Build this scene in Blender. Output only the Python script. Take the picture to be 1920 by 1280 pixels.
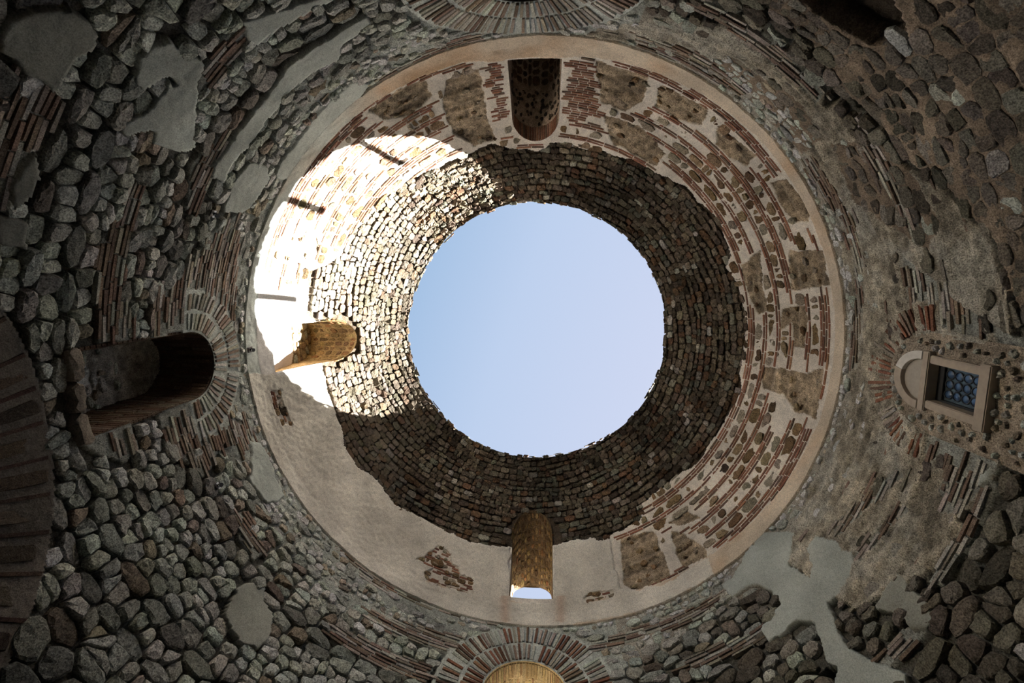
import bpy, math, random
import numpy as np
from mathutils import Matrix, Vector

# ------------------------------------------------------------------ camera, sky, sun, exposure
sc = bpy.context.scene
COL = sc.collection
for o in list(bpy.data.objects):
    bpy.data.objects.remove(o)
random.seed(7)
rng = np.random.default_rng(11)

FPX = 853.33                       # 16 mm on a 36 mm wide frame of 1920 px
EYE = 1.6                          # height of the lens above the paving
CAMX, CAMY = 0.234, 1.692          # camera beside the axis of the rotunda (image right, image up)
zen = np.array([(1019. - 960) / FPX, -(508. - 640) / FPX, -1.]); zen /= np.linalg.norm(zen)
yc = np.array([0., 1., 0.]); yc -= zen * (yc @ zen); yc /= np.linalg.norm(yc)
xc = np.cross(yc, zen)
cam = bpy.data.cameras.new('camera'); cam.lens = 16.0; cam.sensor_width = 36.0; cam.sensor_fit = 'HORIZONTAL'
cam.clip_start = 0.05; cam.clip_end = 500
co = bpy.data.objects.new('camera', cam); COL.objects.link(co)
M = Matrix(((*xc, -CAMX), (*yc, CAMY), (*zen, EYE), (0, 0, 0, 1)))
co.matrix_world = M
sc.camera = co

SUN_AZ, SUN_EL = math.radians(-23.0), math.radians(20.4)
SUN_DIR = Vector((-math.cos(SUN_AZ) * math.cos(SUN_EL), math.sin(SUN_AZ) * math.cos(SUN_EL), math.sin(SUN_EL)))
sl = bpy.data.lights.new('sun', 'SUN'); sl.energy = 106.0; sl.angle = 0.0095; sl.color = (1.0, 0.95, 0.89)
so = bpy.data.objects.new('sun', sl); COL.objects.link(so)
so.rotation_euler = SUN_DIR.to_track_quat('Z', 'Y').to_euler()
so.location = SUN_DIR * 60

world = bpy.data.worlds.new('sky'); sc.world = world; world.use_nodes = True
wn, wl = world.node_tree.nodes, world.node_tree.links
wn.clear()
out = wn.new('ShaderNodeOutputWorld'); bg = wn.new('ShaderNodeBackground')
tc = wn.new('ShaderNodeTexCoord'); dt = wn.new('ShaderNodeVectorMath'); dt.operation = 'DOT_PRODUCT'
dt.inputs[1].default_value = SUN_DIR
mr = wn.new('ShaderNodeMapRange'); mr.inputs[1].default_value = -1; mr.inputs[2].default_value = 1
rp = wn.new('ShaderNodeValToRGB')
rp.color_ramp.elements[0].position = 0.0; rp.color_ramp.elements[0].color = (0.27, 0.44, 0.70, 1)
rp.color_ramp.elements[1].position = 1.0; rp.color_ramp.elements[1].color = (0.98, 0.98, 0.98, 1)
for p, c in ((0.52, (0.335, 0.51, 0.755)), (0.66, (0.515, 0.635, 0.855)), (0.80, (0.61, 0.68, 0.88))):
    e = rp.color_ramp.elements.new(p); e.color = (*c, 1)
wl.new(tc.outputs['Generated'], dt.inputs[0]); wl.new(dt.outputs['Value'], mr.inputs[0])
wl.new(mr.outputs[0], rp.inputs[0]); wl.new(rp.outputs[0], bg.inputs[0]); wl.new(bg.outputs[0], out.inputs[0])
bg.inputs[1].default_value = 1.0

sc.view_settings.view_transform = 'Standard'
sc.view_settings.look = 'None'
sc.view_settings.gamma = 1.0
sc.view_settings.use_curve_mapping = False
sc.view_settings.exposure = 0.0
sc.cycles.max_bounces = 10
sc.cycles.diffuse_bounces = 5

# ------------------------------------------------------------------ materials
def shader(name, bump1=0.5, bump2=0.3, s1=9.0, s2=55.0, rough=0.95, cmin=0.62, cmax=1.35):
    """Colour comes from the piece's own 'Col' attribute; alpha says how rough and speckled it is."""
    m = bpy.data.materials.new(name); m.use_nodes = True
    n, l = m.node_tree.nodes, m.node_tree.links
    b = n['Principled BSDF']; b.inputs['Roughness'].default_value = rough
    b.inputs['Specular IOR Level'].default_value = 0.12
    at = n.new('ShaderNodeAttribute'); at.attribute_name = 'Col'
    geo = n.new('ShaderNodeNewGeometry')
    n1 = n.new('ShaderNodeTexNoise'); n1.inputs['Scale'].default_value = s1; n1.inputs['Detail'].default_value = 6; n1.inputs['Roughness'].default_value = 0.65
    n2 = n.new('ShaderNodeTexNoise'); n2.inputs['Scale'].default_value = s2; n2.inputs['Detail'].default_value = 4; n2.inputs['Roughness'].default_value = 0.7
    n3 = n.new('ShaderNodeTexNoise'); n3.inputs['Scale'].default_value = 1.1; n3.inputs['Detail'].default_value = 5
    for k in (n1, n2, n3): l.new(geo.outputs['Position'], k.inputs['Vector'])
    r1 = n.new('ShaderNodeMapRange'); r1.inputs[1].default_value = .3; r1.inputs[2].default_value = .7; r1.inputs[3].default_value = cmin; r1.inputs[4].default_value = cmax
    l.new(n1.outputs[0], r1.inputs[0])
    r2 = n.new('ShaderNodeMapRange'); r2.inputs[1].default_value = .34; r2.inputs[2].default_value = .62; r2.inputs[3].default_value = 0.25; r2.inputs[4].default_value = 1.3
    l.new(n2.outputs[0], r2.inputs[0])
    r3 = n.new('ShaderNodeMapRange'); r3.inputs[1].default_value = .3; r3.inputs[2].default_value = .7; r3.inputs[3].default_value = .8; r3.inputs[4].default_value = 1.2
    l.new(n3.outputs[0], r3.inputs[0])
    # blend both variations in by alpha
    def lerp1(sock):
        a = n.new('ShaderNodeMath'); a.operation = 'SUBTRACT'; a.inputs[1].default_value = 1; l.new(sock, a.inputs[0])
        c = n.new('ShaderNodeMath'); c.operation = 'MULTIPLY_ADD'; c.inputs[2].default_value = 1
        l.new(a.outputs[0], c.inputs[0]); l.new(at.outputs['Alpha'], c.inputs[1]); return c.outputs[0]
    m1 = n.new('ShaderNodeMath'); m1.operation = 'MULTIPLY'; l.new(lerp1(r1.outputs[0]), m1.inputs[0]); l.new(lerp1(r2.outputs[0]), m1.inputs[1])
    m2 = n.new('ShaderNodeMath'); m2.operation = 'MULTIPLY'; l.new(m1.outputs[0], m2.inputs[0]); l.new(r3.outputs[0], m2.inputs[1])
    vm = n.new('ShaderNodeVectorMath'); vm.operation = 'SCALE'; l.new(at.outputs['Color'], vm.inputs[0]); l.new(m2.outputs[0], vm.inputs['Scale'])
    l.new(vm.outputs[0], b.inputs['Base Color'])
    st = n.new('ShaderNodeMath'); st.operation = 'MULTIPLY_ADD'; st.inputs[1].default_value = .8; st.inputs[2].default_value = .2; l.new(at.outputs['Alpha'], st.inputs[0])
    b1 = n.new('ShaderNodeBump'); b1.inputs['Distance'].default_value = .05; b2 = n.new('ShaderNodeBump'); b2.inputs['Distance'].default_value = .012
    k1 = n.new('ShaderNodeMath'); k1.operation = 'MULTIPLY'; k1.inputs[1].default_value = bump1; l.new(st.outputs[0], k1.inputs[0]); l.new(k1.outputs[0], b1.inputs['Strength'])
    k2 = n.new('ShaderNodeMath'); k2.operation = 'MULTIPLY'; k2.inputs[1].default_value = bump2; l.new(st.outputs[0], k2.inputs[0]); l.new(k2.outputs[0], b2.inputs['Strength'])
    l.new(n1.outputs[0], b1.inputs['Height']); l.new(n2.outputs[0], b2.inputs['Height']); l.new(b1.outputs[0], b2.inputs['Normal'])
    l.new(b2.outputs[0], b.inputs['Normal'])
    return m

M_MORTAR = shader('mortar_bed', .8, .9)
M_PLASTER = shader('lime_plaster', .35, .8, s1=16, s2=60, cmin=.8, cmax=1.15)
M_STONE = shader('rubble_stone', .8, .9, s1=11, s2=48, cmin=.6, cmax=1.35)
M_BRICK = shader('fired_brick', .5, .6, s1=18, s2=70, cmin=.7, cmax=1.25)

def plain(name, col, rough=.8, metal=0., bump=0.):
    m = bpy.data.materials.new(name); m.use_nodes = True
    n, l = m.node_tree.nodes, m.node_tree.links; b = n['Principled BSDF']
    b.inputs['Roughness'].default_value = rough; b.inputs['Metallic'].default_value = metal
    nt = n.new('ShaderNodeTexNoise'); nt.inputs['Scale'].default_value = 14; nt.inputs['Detail'].default_value = 6
    ge = n.new('ShaderNodeNewGeometry'); l.new(ge.outputs['Position'], nt.inputs['Vector'])
    mx = n.new('ShaderNodeMix'); mx.data_type = 'RGBA'
    mx.inputs[6].default_value = (*[c * .75 for c in col], 1); mx.inputs[7].default_value = (*[min(1, c * 1.2) for c in col], 1)
    l.new(nt.outputs[0], mx.inputs[0]); l.new(mx.outputs[2], b.inputs['Base Color'])
    if bump:
        bp = n.new('ShaderNodeBump'); bp.inputs['Strength'].default_value = bump; bp.inputs['Distance'].default_value = .02
        l.new(nt.outputs[0], bp.inputs['Height']); l.new(bp.outputs[0], b.inputs['Normal'])
    return m
M_FLOOR = plain('paving_stone', (.11, .10, .09), .9, 0, .3)
M_GROUND = plain('town_paving', (.34, .31, .27), .9, 0, .3)
M_LIMEST = plain('dressed_limestone', (.42, .36, .29), .9, 0, .4)
M_WHITEST = plain('white_limestone', (.70, .68, .63), .85, 0, .2)
M_LUNETTE = plain('lunette_plaster', (.40, .37, .32), .95, 0, .4)
M_IRON = plain('dark_iron', (.02, .022, .025), .6, .3)
M_LEAD = plain('lead_came', (.035, .04, .045), .55, .4)
M_GLASS = plain('bottle_glass', (.045, .085, .16), .18)  # blue of the reflected sky is put into the base colour
M_GLASS.node_tree.nodes['Principled BSDF'].inputs['Specular IOR Level'].default_value = .7
M_GLASS2 = plain('filler_glass', (.06, .085, .09), .25)
M_TIMBER = plain('weathered_timber', (.16, .11, .07), .9, 0, .4)
M_PLATE = plain('brown_plate', (.035, .028, .025), .5, .3)
M_LENS = plain('white_target', (.75, .78, .8), .3)

# ------------------------------------------------------------------ surface of revolution (azimuth as seen in the photo: 0 right, 90 up)
R = 5.75
H0, R0, H1, R1 = 8.95, 5.72, 12.1, 3.47
chord = math.atan2(R0 - R1, H1 - H0)
A0 = math.radians(15.5); A1 = 2 * chord - A0
RHO = math.hypot(R0 - R1, H1 - H0) / (2 * math.sin((A1 - A0) / 2))
S_TOP = H0 + RHO * (A1 - A0)

def prof(s):
    """s = height on the wall, then arc length up the vault -> radius, height above lens, tilt."""
    s = np.asarray(s, float)
    a = A0 + np.maximum(s - H0, 0) / RHO
    up = s > H0
    r = np.where(up, R0 - RHO * (math.cos(A0) - np.cos(a)), R - .03 * np.clip((s - 8.6) / .35, 0, 1))
    h = np.where(up, H0 + RHO * (np.sin(a) - math.sin(A0)), s)
    return r, h, np.where(up, a, 0.)

def s_of_h(h):
    h = np.asarray(h, float)
    q = np.clip(math.sin(A0) + (h - H0) / RHO, -1, 1)
    return np.where(h > H0, H0 + RHO * (np.arcsin(q) - A0), h)

def S(phi, s, d=0.):
    """surface point, d metres proud of it towards the room"""
    r, h, a = prof(s)
    rr = r - d * np.cos(a); hh = h - d * np.sin(a)
    return np.stack(np.broadcast_arrays(-rr * np.cos(phi), rr * np.sin(phi), hh + EYE), -1)

CAMP = np.array([-CAMX, CAMY, EYE])
def to_px(P):
    """where a point of the building stands in the photograph (only used to read off which masonry is where)"""
    v = P - CAMP
    c = v[..., 0:1] * xc + v[..., 1:2] * yc + v[..., 2:3] * zen
    z = np.maximum(-c[..., 2], .05)
    return 960 + FPX * c[..., 0] / z, 640 - FPX * c[..., 1] / z

def hit(px, py):
    """photo point -> (phi, s) on the wall or vault"""
    d = np.array([(px - 960) / FPX, -(py - 640) / FPX, -1.])
    w = np.array([d @ xc, d @ yc, d @ zen]); w /= w[2]
    hs = np.linspace(.5, 12.09, 1500)
    X = CAMP[0] + w[0] * hs; Y = CAMP[1] + w[1] * hs
    g = np.hypot(X, Y) - prof(s_of_h(hs))[0]
    j = int(np.argmax(g > 0)); t = hs[j]
    return math.atan2(Y[j], -X[j]), float(s_of_h(t))

# ------------------------------------------------------------------ numeric helpers
def _h3(i, j, k):
    n = (i * 374761393 + j * 668265263 + k * 2147483647 + 1013904223) & 0xffffffff
    n = ((n ^ (n >> 13)) * 1274126177) & 0xffffffff
    n = (n ^ (n >> 16)) & 0xffffff
    return n / float(0xffffff)
def vnoise(P, sc_):
    P = np.asarray(P, float) * sc_
    i = np.floor(P).astype(np.int64); f = P - i; f = f * f * (3 - 2 * f)
    o = 0.
    for a in (0, 1):
        for b in (0, 1):
            for c in (0, 1):
                w = (f[..., 0] if a else 1 - f[..., 0]) * (f[..., 1] if b else 1 - f[..., 1]) * (f[..., 2] if c else 1 - f[..., 2])
                o = o + w * _h3(i[..., 0] + a, i[..., 1] + b, i[..., 2] + c)
    return o * 2 - 1
def fbm(P, s_, n=3):
    return sum(vnoise(np.asarray(P) + 17.3 * k, s_ * 2 ** k) * .5 ** k for k in range(n))

def inside(poly, X, Y):
    p = np.asarray(poly, float)
    res = np.zeros(X.shape, bool)
    bb = (X >= p[:, 0].min()) & (X <= p[:, 0].max()) & (Y >= p[:, 1].min()) & (Y <= p[:, 1].max())
    if not bb.any(): return res
    x, y = X[bb], Y[bb]; r = np.zeros(x.shape, bool)
    for (x0, y0), (x1, y1) in zip(p, np.roll(p, -1, 0)):
        if y0 == y1: continue
        c = ((y0 > y) != (y1 > y)) & (x < (x1 - x0) * (y - y0) / (y1 - y0) + x0)
        r ^= c
    res[bb] = r
    return res

def wrap(a):
    return (a + math.pi) % (2 * math.pi) - math.pi

# ------------------------------------------------------------------ which masonry is where (outlines read off the photograph)
RUB, RUF, BRK, WEA, PLA, MIX, COLR, BAND, HOL, VOU, WPN, BRP, ARC, DPL, WPL = range(15)
WALL_POLYS = [
 (WEA, [(1080, 78), (1200, 85), (1300, 120), (1420, 190), (1500, 290), (1560, 380), (1605, 600), (1590, 760), (1500, 960), (1440, 1020), (1520, 1090), (1600, 1140), (1680, 1110),
        (1760, 1060), (1850, 930), (1880, 850), (1900, 700), (1900, 560), (1840, 430), (1760, 350), (1660, 300), (1600, 250), (1560, 190), (1480, 110), (1380, 60), (1250, 40), (1130, 50)]),
 (RUF, [(1440, 20), (1520, 80), (1560, 160), (1640, 220), (1700, 300), (1780, 360), (1860, 450), (1919, 600), (1960, 700), (1960, -40), (1440, -40)]),
 (RUF, [(1300, 110), (1380, 110), (1440, 150), (1500, 190), (1540, 260), (1500, 290), (1430, 210), (1360, 160)]),
 (RUF, [(1560, 270), (1640, 260), (1720, 340), (1760, 420), (1740, 470), (1680, 430), (1600, 380)]),
 (BRK, [(395, 440), (450, 400), (446, 520), (442, 600), (400, 600), (285, 640), (285, 560), (340, 520)]),
 (BRK, [(180, 470), (232, 395), (242, 470), (235, 540), (262, 640), (186, 645)]),
 (BRK, [(300, 775), (385, 733), (450, 800), (500, 880), (470, 860), (420, 830), (400, 880), (340, 865), (312, 830)]),
 (BRK, [(140, 820), (250, 790), (262, 840), (240, 870), (180, 850)]),
 (BRK, [(228, 345), (276, 338), (262, 420), (236, 452), (224, 440)]),
 (BRK, [(372, 150), (420, 70), (470, 40), (530, 10), (560, 8), (470, 70), (440, 120), (400, 172), (372, 178)]),
 (BRK, [(360, 310), (430, 240), (420, 290), (380, 380), (350, 400)]),
 (BRK, [(690, 158), (790, 98), (880, 62), (905, 72), (800, 122), (712, 170)]),
 (BRK, [(1290, 5), (1330, 5), (1460, 88), (1545, 175), (1530, 192), (1440, 112), (1370, 62)]),
 (BRK, [(1190, 62), (1310, 98), (1412, 178), (1402, 192), (1300, 132), (1190, 90)]),
 (BRK, [(1505, 285), (1530, 300), (1600, 410), (1625, 500), (1610, 505), (1585, 430), (1500, 310)]),
 (BRK, [(1610, 215), (1660, 300), (1700, 380), (1730, 450), (1715, 460), (1680, 390), (1630, 310)]),
 (BRK, [(1600, 470), (1618, 560), (1608, 690), (1592, 690), (1602, 560)]),
 (BRK, [(1690, 480), (1790, 560), (1850, 600), (1850, 640), (1760, 610), (1700, 560)]),
 (BRK, [(1690, 790), (1840, 830), (1870, 880), (1800, 960), (1760, 960), (1780, 880), (1700, 830)]),
 (BRK, [(1560, 985), (1680, 876), (1694, 888), (1572, 1002)]),
 (BRK, [(1598, 1042), (1690, 945), (1702, 955), (1610, 1052)]),
 (BRK, [(1738, 1090), (1800, 990), (1852, 895), (1870, 910), (1805, 1030), (1760, 1100)]),
 (BRK, [(1630, 1240), (1690, 1175), (1735, 1165), (1740, 1180), (1660, 1262)]),
 (BRK, [(1100, 1208), (1290, 1146), (1350, 1104), (1362, 1120), (1295, 1168), (1110, 1226)]),
 (BRK, [(1260, 1240), (1400, 1190), (1450, 1160), (1460, 1180), (1400, 1216), (1280, 1265)]),
 (BRK, [(612, 1004), (700, 1068), (800, 1118), (935, 1162), (920, 1174), (790, 1138), (686, 1090)]),
 (BRK, [(690, 1140), (760, 1164), (880, 1196), (850, 1222), (760, 1200), (690, 1172)]),
 (BRK, [(620, 1165), (720, 1215), (815, 1245), (800, 1279), (700, 1250), (620, 1200)]),
 (BRK, [(440, 960), (470, 955), (480, 1000), (500, 1030), (480, 1050), (450, 1010)]),
 (BRK, [(445, 770), (460, 770), (500, 860), (520, 920), (505, 915), (470, 850)]),
 (BRK, [(0, 150), (45, 150), (100, 176), (116, 190), (108, 220), (45, 330), (18, 400), (0, 400)]),
 (BRK, [(1845, 600), (1919, 640), (1919, 690), (1880, 660)]),
 (PLA, [(8, 40), (60, 15), (130, 17), (165, 38), (183, 65), (170, 95), (140, 112), (125, 140), (100, 175), (75, 150), (45, 145), (25, 110), (-5, 90)]),
 (PLA, [(216, 235), (255, 215), (290, 195), (318, 150), (325, 160), (350, 150), (372, 155), (368, 200), (364, 240), (366, 275), (350, 285), (318, 282), (285, 270), (287, 246), (262, 250), (235, 255)]),
 (PLA, [(258, 110), (285, 80), (318, 75), (345, 100), (378, 110), (384, 120), (372, 150), (340, 165), (320, 145), (300, 150), (270, 170), (250, 160)]),
 (PLA, [(688, 27), (606, 76), (541, 119), (506, 168), (465, 222), (417, 287), (400, 306), (395, 330), (420, 345), (433, 306), (468, 273), (487, 238), (522, 200), (549, 162), (585, 135), (633, 114), (644, 81), (696, 41)]),
 (PLA, [(514, 325), (547, 273), (579, 230), (633, 176), (660, 152), (692, 157), (684, 175), (646, 214), (592, 265), (546, 330), (530, 340)]),
 (PLA, [(430, 345), (470, 300), (500, 310), (505, 335), (480, 375), (452, 400), (420, 400)]),
 (PLA, [(452, 37), (560, 5), (600, -10), (640, -10), (520, 55), (500, 70), (475, 85), (462, 70)]),
 (PLA, [(40, 310), (72, 285), (75, 330), (60, 370), (20, 395), (20, 350)]),
 (PLA, [(-10, 400), (40, 410), (55, 425), (50, 470), (30, 465), (-10, 462)]),
 (PLA, [(420, 1150), (445, 1100), (480, 1087), (497, 1105), (495, 1130), (515, 1155), (505, 1200), (480, 1218), (455, 1210), (425, 1170)]),
 (PLA, [(468, 827), (490, 832), (510, 870), (532, 930), (518, 940), (500, 942), (480, 920), (465, 900), (472, 880)]),
 (PLA, [(1372, 1085), (1400, 1040), (1430, 1000), (1470, 995), (1492, 1000), (1485, 1030), (1478, 1055), (1500, 1075), (1520, 1082), (1525, 1060), (1512, 1030), (1530, 1005), (1560, 1010), (1580, 1030),
        (1600, 1035), (1595, 1080), (1575, 1115), (1555, 1130), (1565, 1160), (1585, 1210), (1640, 1240), (1700, 1262), (1710, 1300), (1560, 1300), (1572, 1255), (1550, 1240), (1540, 1205), (1530, 1170),
        (1500, 1165), (1460, 1195), (1440, 1205), (1425, 1180), (1450, 1150), (1465, 1135), (1448, 1110), (1420, 1095), (1395, 1105), (1375, 1120), (1350, 1095)]),
 (PLA, [(1640, 1140), (1660, 1110), (1685, 1075), (1705, 1100), (1740, 1130), (1752, 1155), (1745, 1180), (1715, 1180), (1690, 1155)]),
 (PLA, [(1832, 912), (1843, 885), (1860, 872), (1854, 900), (1842, 914)]),
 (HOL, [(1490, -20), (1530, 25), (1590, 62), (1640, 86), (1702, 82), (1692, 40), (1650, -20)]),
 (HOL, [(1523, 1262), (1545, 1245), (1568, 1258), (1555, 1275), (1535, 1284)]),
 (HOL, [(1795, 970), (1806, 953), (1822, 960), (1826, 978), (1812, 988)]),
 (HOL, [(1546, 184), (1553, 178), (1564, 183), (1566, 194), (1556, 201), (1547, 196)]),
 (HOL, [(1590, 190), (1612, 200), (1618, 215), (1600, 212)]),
]
COLLAR_OUT = [(899, 279), (805, 320), (749, 350), (710, 390), (668, 433), (640, 480), (600, 505), (575, 510), (575, 545), (569, 587), (600, 606), (600, 684), (612, 730), (625, 760), (640, 800), (645, 835),
 (668, 870), (712, 905), (740, 945), (790, 970), (830, 992), (870, 1012), (905, 1020), (955, 1025), (1036, 1022), (1080, 1012), (1140, 1005), (1200, 975), (1205, 940), (1260, 900), (1310, 865),
 (1350, 800), (1390, 735), (1385, 690), (1395, 650), (1400, 600), (1385, 540), (1360, 500), (1370, 480), (1362, 450), (1345, 410), (1310, 380), (1290, 350), (1240, 330), (1180, 300), (1120, 283),
 (1045, 268), (1008, 284), (960, 280), (930, 270)]
DOME_POLYS = [
 (WPN, [(1115, 112), (1218, 143), (1205, 190), (1172, 208), (1128, 192)]),
 (WPN, [(1240, 160), (1330, 205), (1315, 235), (1270, 225), (1228, 200)]),
 (WPN, [(1130, 215), (1200, 235), (1250, 290), (1230, 310), (1150, 270)]),
 (WPN, [(1345, 235), (1420, 290), (1400, 310), (1375, 300), (1340, 270)]),
 (WPN, [(1444, 343), (1472, 336), (1500, 365), (1519, 397), (1517, 416), (1489, 414), (1462, 384)]),
 (WPN, [(1478, 470), (1542, 470), (1557, 534), (1512, 542), (1482, 544), (1480, 500)]),
 (WPN, [(1390, 500), (1425, 470), (1430, 540), (1440, 580), (1425, 590), (1405, 560)]),
 (WPN, [(1465, 577), (1510, 574), (1514, 600), (1508, 652), (1487, 649), (1487, 602), (1463, 622)]),
 (WPN, [(1432, 690), (1470, 690), (1510, 700), (1545, 690), (1540, 740), (1530, 785), (1490, 770), (1470, 740), (1430, 730)]),
 (WPN, [(1163, 1010), (1224, 994), (1250, 1051), (1258, 1077), (1226, 1095), (1187, 1105), (1169, 1095)]),
 (WPN, [(1258, 996), (1282, 1002), (1321, 1026), (1325, 1042), (1287, 1063), (1270, 1042)]),
 (WPN, [(1252, 982), (1289, 957), (1315, 971), (1278, 986)]),
 (WPN, [(835, 150), (900, 128), (915, 225), (930, 262), (890, 275), (850, 250), (832, 205)]),
 (WPN, [(690, 205), (760, 160), (800, 150), (810, 180), (770, 215), (720, 225)]),
 (WPN, [(505, 480), (540, 440), (590, 430), (600, 470), (560, 495)]),
 (BRP, [(905, 108), (955, 108), (962, 240), (932, 234)]),
 (BRP, [(1050, 102), (1112, 112), (1120, 180), (1132, 216), (1040, 236)]),
]
DPL_MAIN = [(510, 697), (545, 700), (602, 682), (612, 730), (625, 760), (640, 800), (645, 835), (668, 870), (712, 905), (740, 945), (790, 970), (830, 992), (870, 1012), (905, 1020), (955, 1025), (957, 1130),
 (1038, 1130), (1036, 1022), (1080, 1012), (1145, 1012), (1150, 1060), (1165, 1105), (1200, 1106), (1260, 1090), (1330, 1045), (1340, 1080), (1242, 1140), (976, 1190), (840, 1165), (680, 1080), (600, 1010), (550, 957), (500, 880), (440, 760), (440, 690)]
DPL_HOLES = [[(506, 732), (522, 730), (546, 797), (530, 797), (514, 770)],
 [(822, 1022), (846, 1040), (845, 1055), (860, 1065), (862, 1077), (886, 1087), (884, 1113), (850, 1106), (800, 1093), (793, 1075), (815, 1064), (782, 1050), (800, 1040)],
 [(1093, 1122), (1105, 1112), (1150, 1108), (1150, 1120), (1110, 1130)]]
WPL_POLY = [(430, 460), (470, 450), (485, 480), (498, 520), (520, 545), (545, 545), (577, 520), (579, 560), (572, 590), (604, 606), (604, 690), (560, 705), (520, 702), (440, 700)]

# arches: azimuth, centre height, inner radius, ring radii
ARCHES = dict(south=(math.radians(-91.0), 6.98, .77, ((.80, 1.19), (1.21, 1.61))), north=(math.radians(90.2), 6.86, .78, ((.81, 1.22), (1.24, 1.72))),
              west=(math.radians(178.4), 7.17, .58, ((.60, .93), (.95, 1.27))), east=(math.radians(.6), 6.72, .70, ((.74, 1.14),)))
DOOR = (math.radians(180.6), 2.06, 1.95, 2.86)

# openings: azimuth, half width, sill, springing (heights above lens); the crown is springing + half width
NICHES = dict(south=(ARCHES['south'][0], .77, 5.3, 6.98), north=(ARCHES['north'][0], .78, 5.3, 6.86), west=(ARCHES['west'][0], .58, 5.3, 7.17), east=(ARCHES['east'][0], .68, 5.3, 6.72))
LIGHTS = dict(north=(math.radians(89.3), .51, 9.24, 10.52), west=(math.radians(179.2), .50, 9.30, 10.68), south=(math.radians(-90.5), .50, 9.28, 10.66))

def outline(w, sill, spring, step=.045, squash=1.0):
    n = max(8, int(math.pi * w / step))
    pts = [(w, sill)]
    k = max(2, int((spring - sill) / step))
    pts += [(w, sill + (spring - sill) * i / k) for i in range(1, k)]
    pts += [(w * math.cos(t), spring + squash * w * math.sin(t)) for t in np.linspace(0, math.pi, n)]
    pts += [(-w, spring - (spring - sill) * i / k) for i in range(1, k)]
    pts += [(-w, sill)]
    m = max(2, int(2 * w / step))
    pts += [(-w + 2 * w * i / m, sill) for i in range(1, m)]
    return np.array(pts)

def local_xh(phi0, phi, s):
    r, h, a = prof(s)
    return r * np.sin(wrap(phi - phi0)), h

def region(phi, s, jag=3.0):
    phi = np.asarray(phi, float); s = np.asarray(s, float)
    P = S(phi, s); X, Y = to_px(P)
    if jag:
        X = X + jag * fbm(P, 5.0, 2); Y = Y + jag * fbm(P + 50, 5.0, 2)
    reg = np.full(phi.shape, RUB)
    w = s < 8.62
    for t, poly in WALL_POLYS: reg[inside(poly, X, Y) & w] = t
    for key, (p0, hc, ri, rings) in ARCHES.items():
        x = R * np.sin(wrap(phi - p0)); near = np.cos(phi - p0) > 0
        d = np.hypot(x, s - hc)
        reg[near & w & (d < rings[-1][1] + .03) & (s > hc - .12)] = WEA if key == 'east' else VOU
    x = R * wrap(phi - DOOR[0]); d = np.hypot(x, s - DOOR[1])
    reg[w & (d < DOOR[3]) & (d > DOOR[2]) & (s > 2.4)] = ARC
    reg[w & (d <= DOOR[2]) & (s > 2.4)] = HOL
    dome = ~w
    reg[dome] = MIX
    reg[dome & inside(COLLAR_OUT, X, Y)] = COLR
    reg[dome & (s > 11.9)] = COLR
    for t, poly in DOME_POLYS: reg[inside(poly, X, Y) & dome] = t
    dp = inside(DPL_MAIN, X, Y) & (s > 8.3)
    for hpoly in DPL_HOLES: dp &= ~inside(hpoly, X, Y)
    reg[dp & dome] = DPL
    reg[inside(WPL_POLY, X, Y) & dome] = WPL
    # plain plaster band round the springing
    deg = np.degrees(wrap(phi))
    top = np.interp(deg, [-180, -100, -60, -40, 0, 40, 60, 78, 84, 97, 102, 130, 150, 180], [8.95, 9.2, 9.12, 9.03, 8.86, 8.88, 9.0, 9.12, 9.22, 9.22, 9.08, 8.95, 8.9, 8.95])
    top = top + .02 * fbm(P, 2.5, 2)
    reg[dome & (s < top) & (reg != DPL)] = BAND
    return reg

# base colour, roughness (alpha), relief in metres
LOOK = {
 RUB: ((.120, .118, .100), .9, -.078, .020), RUF: ((.270, .215, .160), .8, -.010, .014), BRK: ((.335, .350, .315), .9, -.024, .010), WEA: ((.380, .345, .272), 1.0, .0, .030),
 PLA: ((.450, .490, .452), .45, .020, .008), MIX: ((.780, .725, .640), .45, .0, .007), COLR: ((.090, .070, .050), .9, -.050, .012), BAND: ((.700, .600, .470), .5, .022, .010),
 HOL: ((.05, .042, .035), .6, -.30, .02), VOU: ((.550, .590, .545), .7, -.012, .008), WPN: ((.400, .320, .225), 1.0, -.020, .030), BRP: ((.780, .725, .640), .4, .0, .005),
 ARC: ((.165, .148, .126), .6, .0, .008), DPL: ((.780, .740, .650), .55, .030, .014), WPL: ((.80, .77, .73), .4, .030, .009)}

# outlying wall patches are dimmed: falloff of light is put into their colour
DIM_PATCH = {(8, 40): .45, (40, 310): .5, (-10, 400): .5, (1640, 1140): .72, (420, 1150): .85}
def rgba(a): return np.concatenate([a, np.ones((len(a), 1))], 1) if a.shape[1] == 3 else a

def mesh_np(name, V, F, colors=None, mat=None, smooth=True):
    """mesh from numpy: V (n,3), F (m,4) quads or list of tuples"""
    me = bpy.data.meshes.new(name)
    if isinstance(F, np.ndarray):
        k = F.shape[1]
        me.vertices.add(len(V)); me.vertices.foreach_set('co', np.ascontiguousarray(V, np.float32).ravel())
        me.loops.add(F.size); me.loops.foreach_set('vertex_index', F.astype(np.int32).ravel())
        me.polygons.add(len(F)); me.polygons.foreach_set('loop_start', (np.arange(len(F)) * k).astype(np.int32))
        me.update(calc_edges=True)
    else:
        me.from_pydata([tuple(v) for v in V], [], F)
    if smooth:
        me.polygons.foreach_set('use_smooth', np.ones(len(me.polygons), bool))
    if colors is not None:
        ca = me.color_attributes.new('Col', 'FLOAT_COLOR', 'POINT')
        ca.data.foreach_set('color', np.ascontiguousarray(colors, np.float32).ravel())
    if mat: me.materials.append(mat)
    return me

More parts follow.
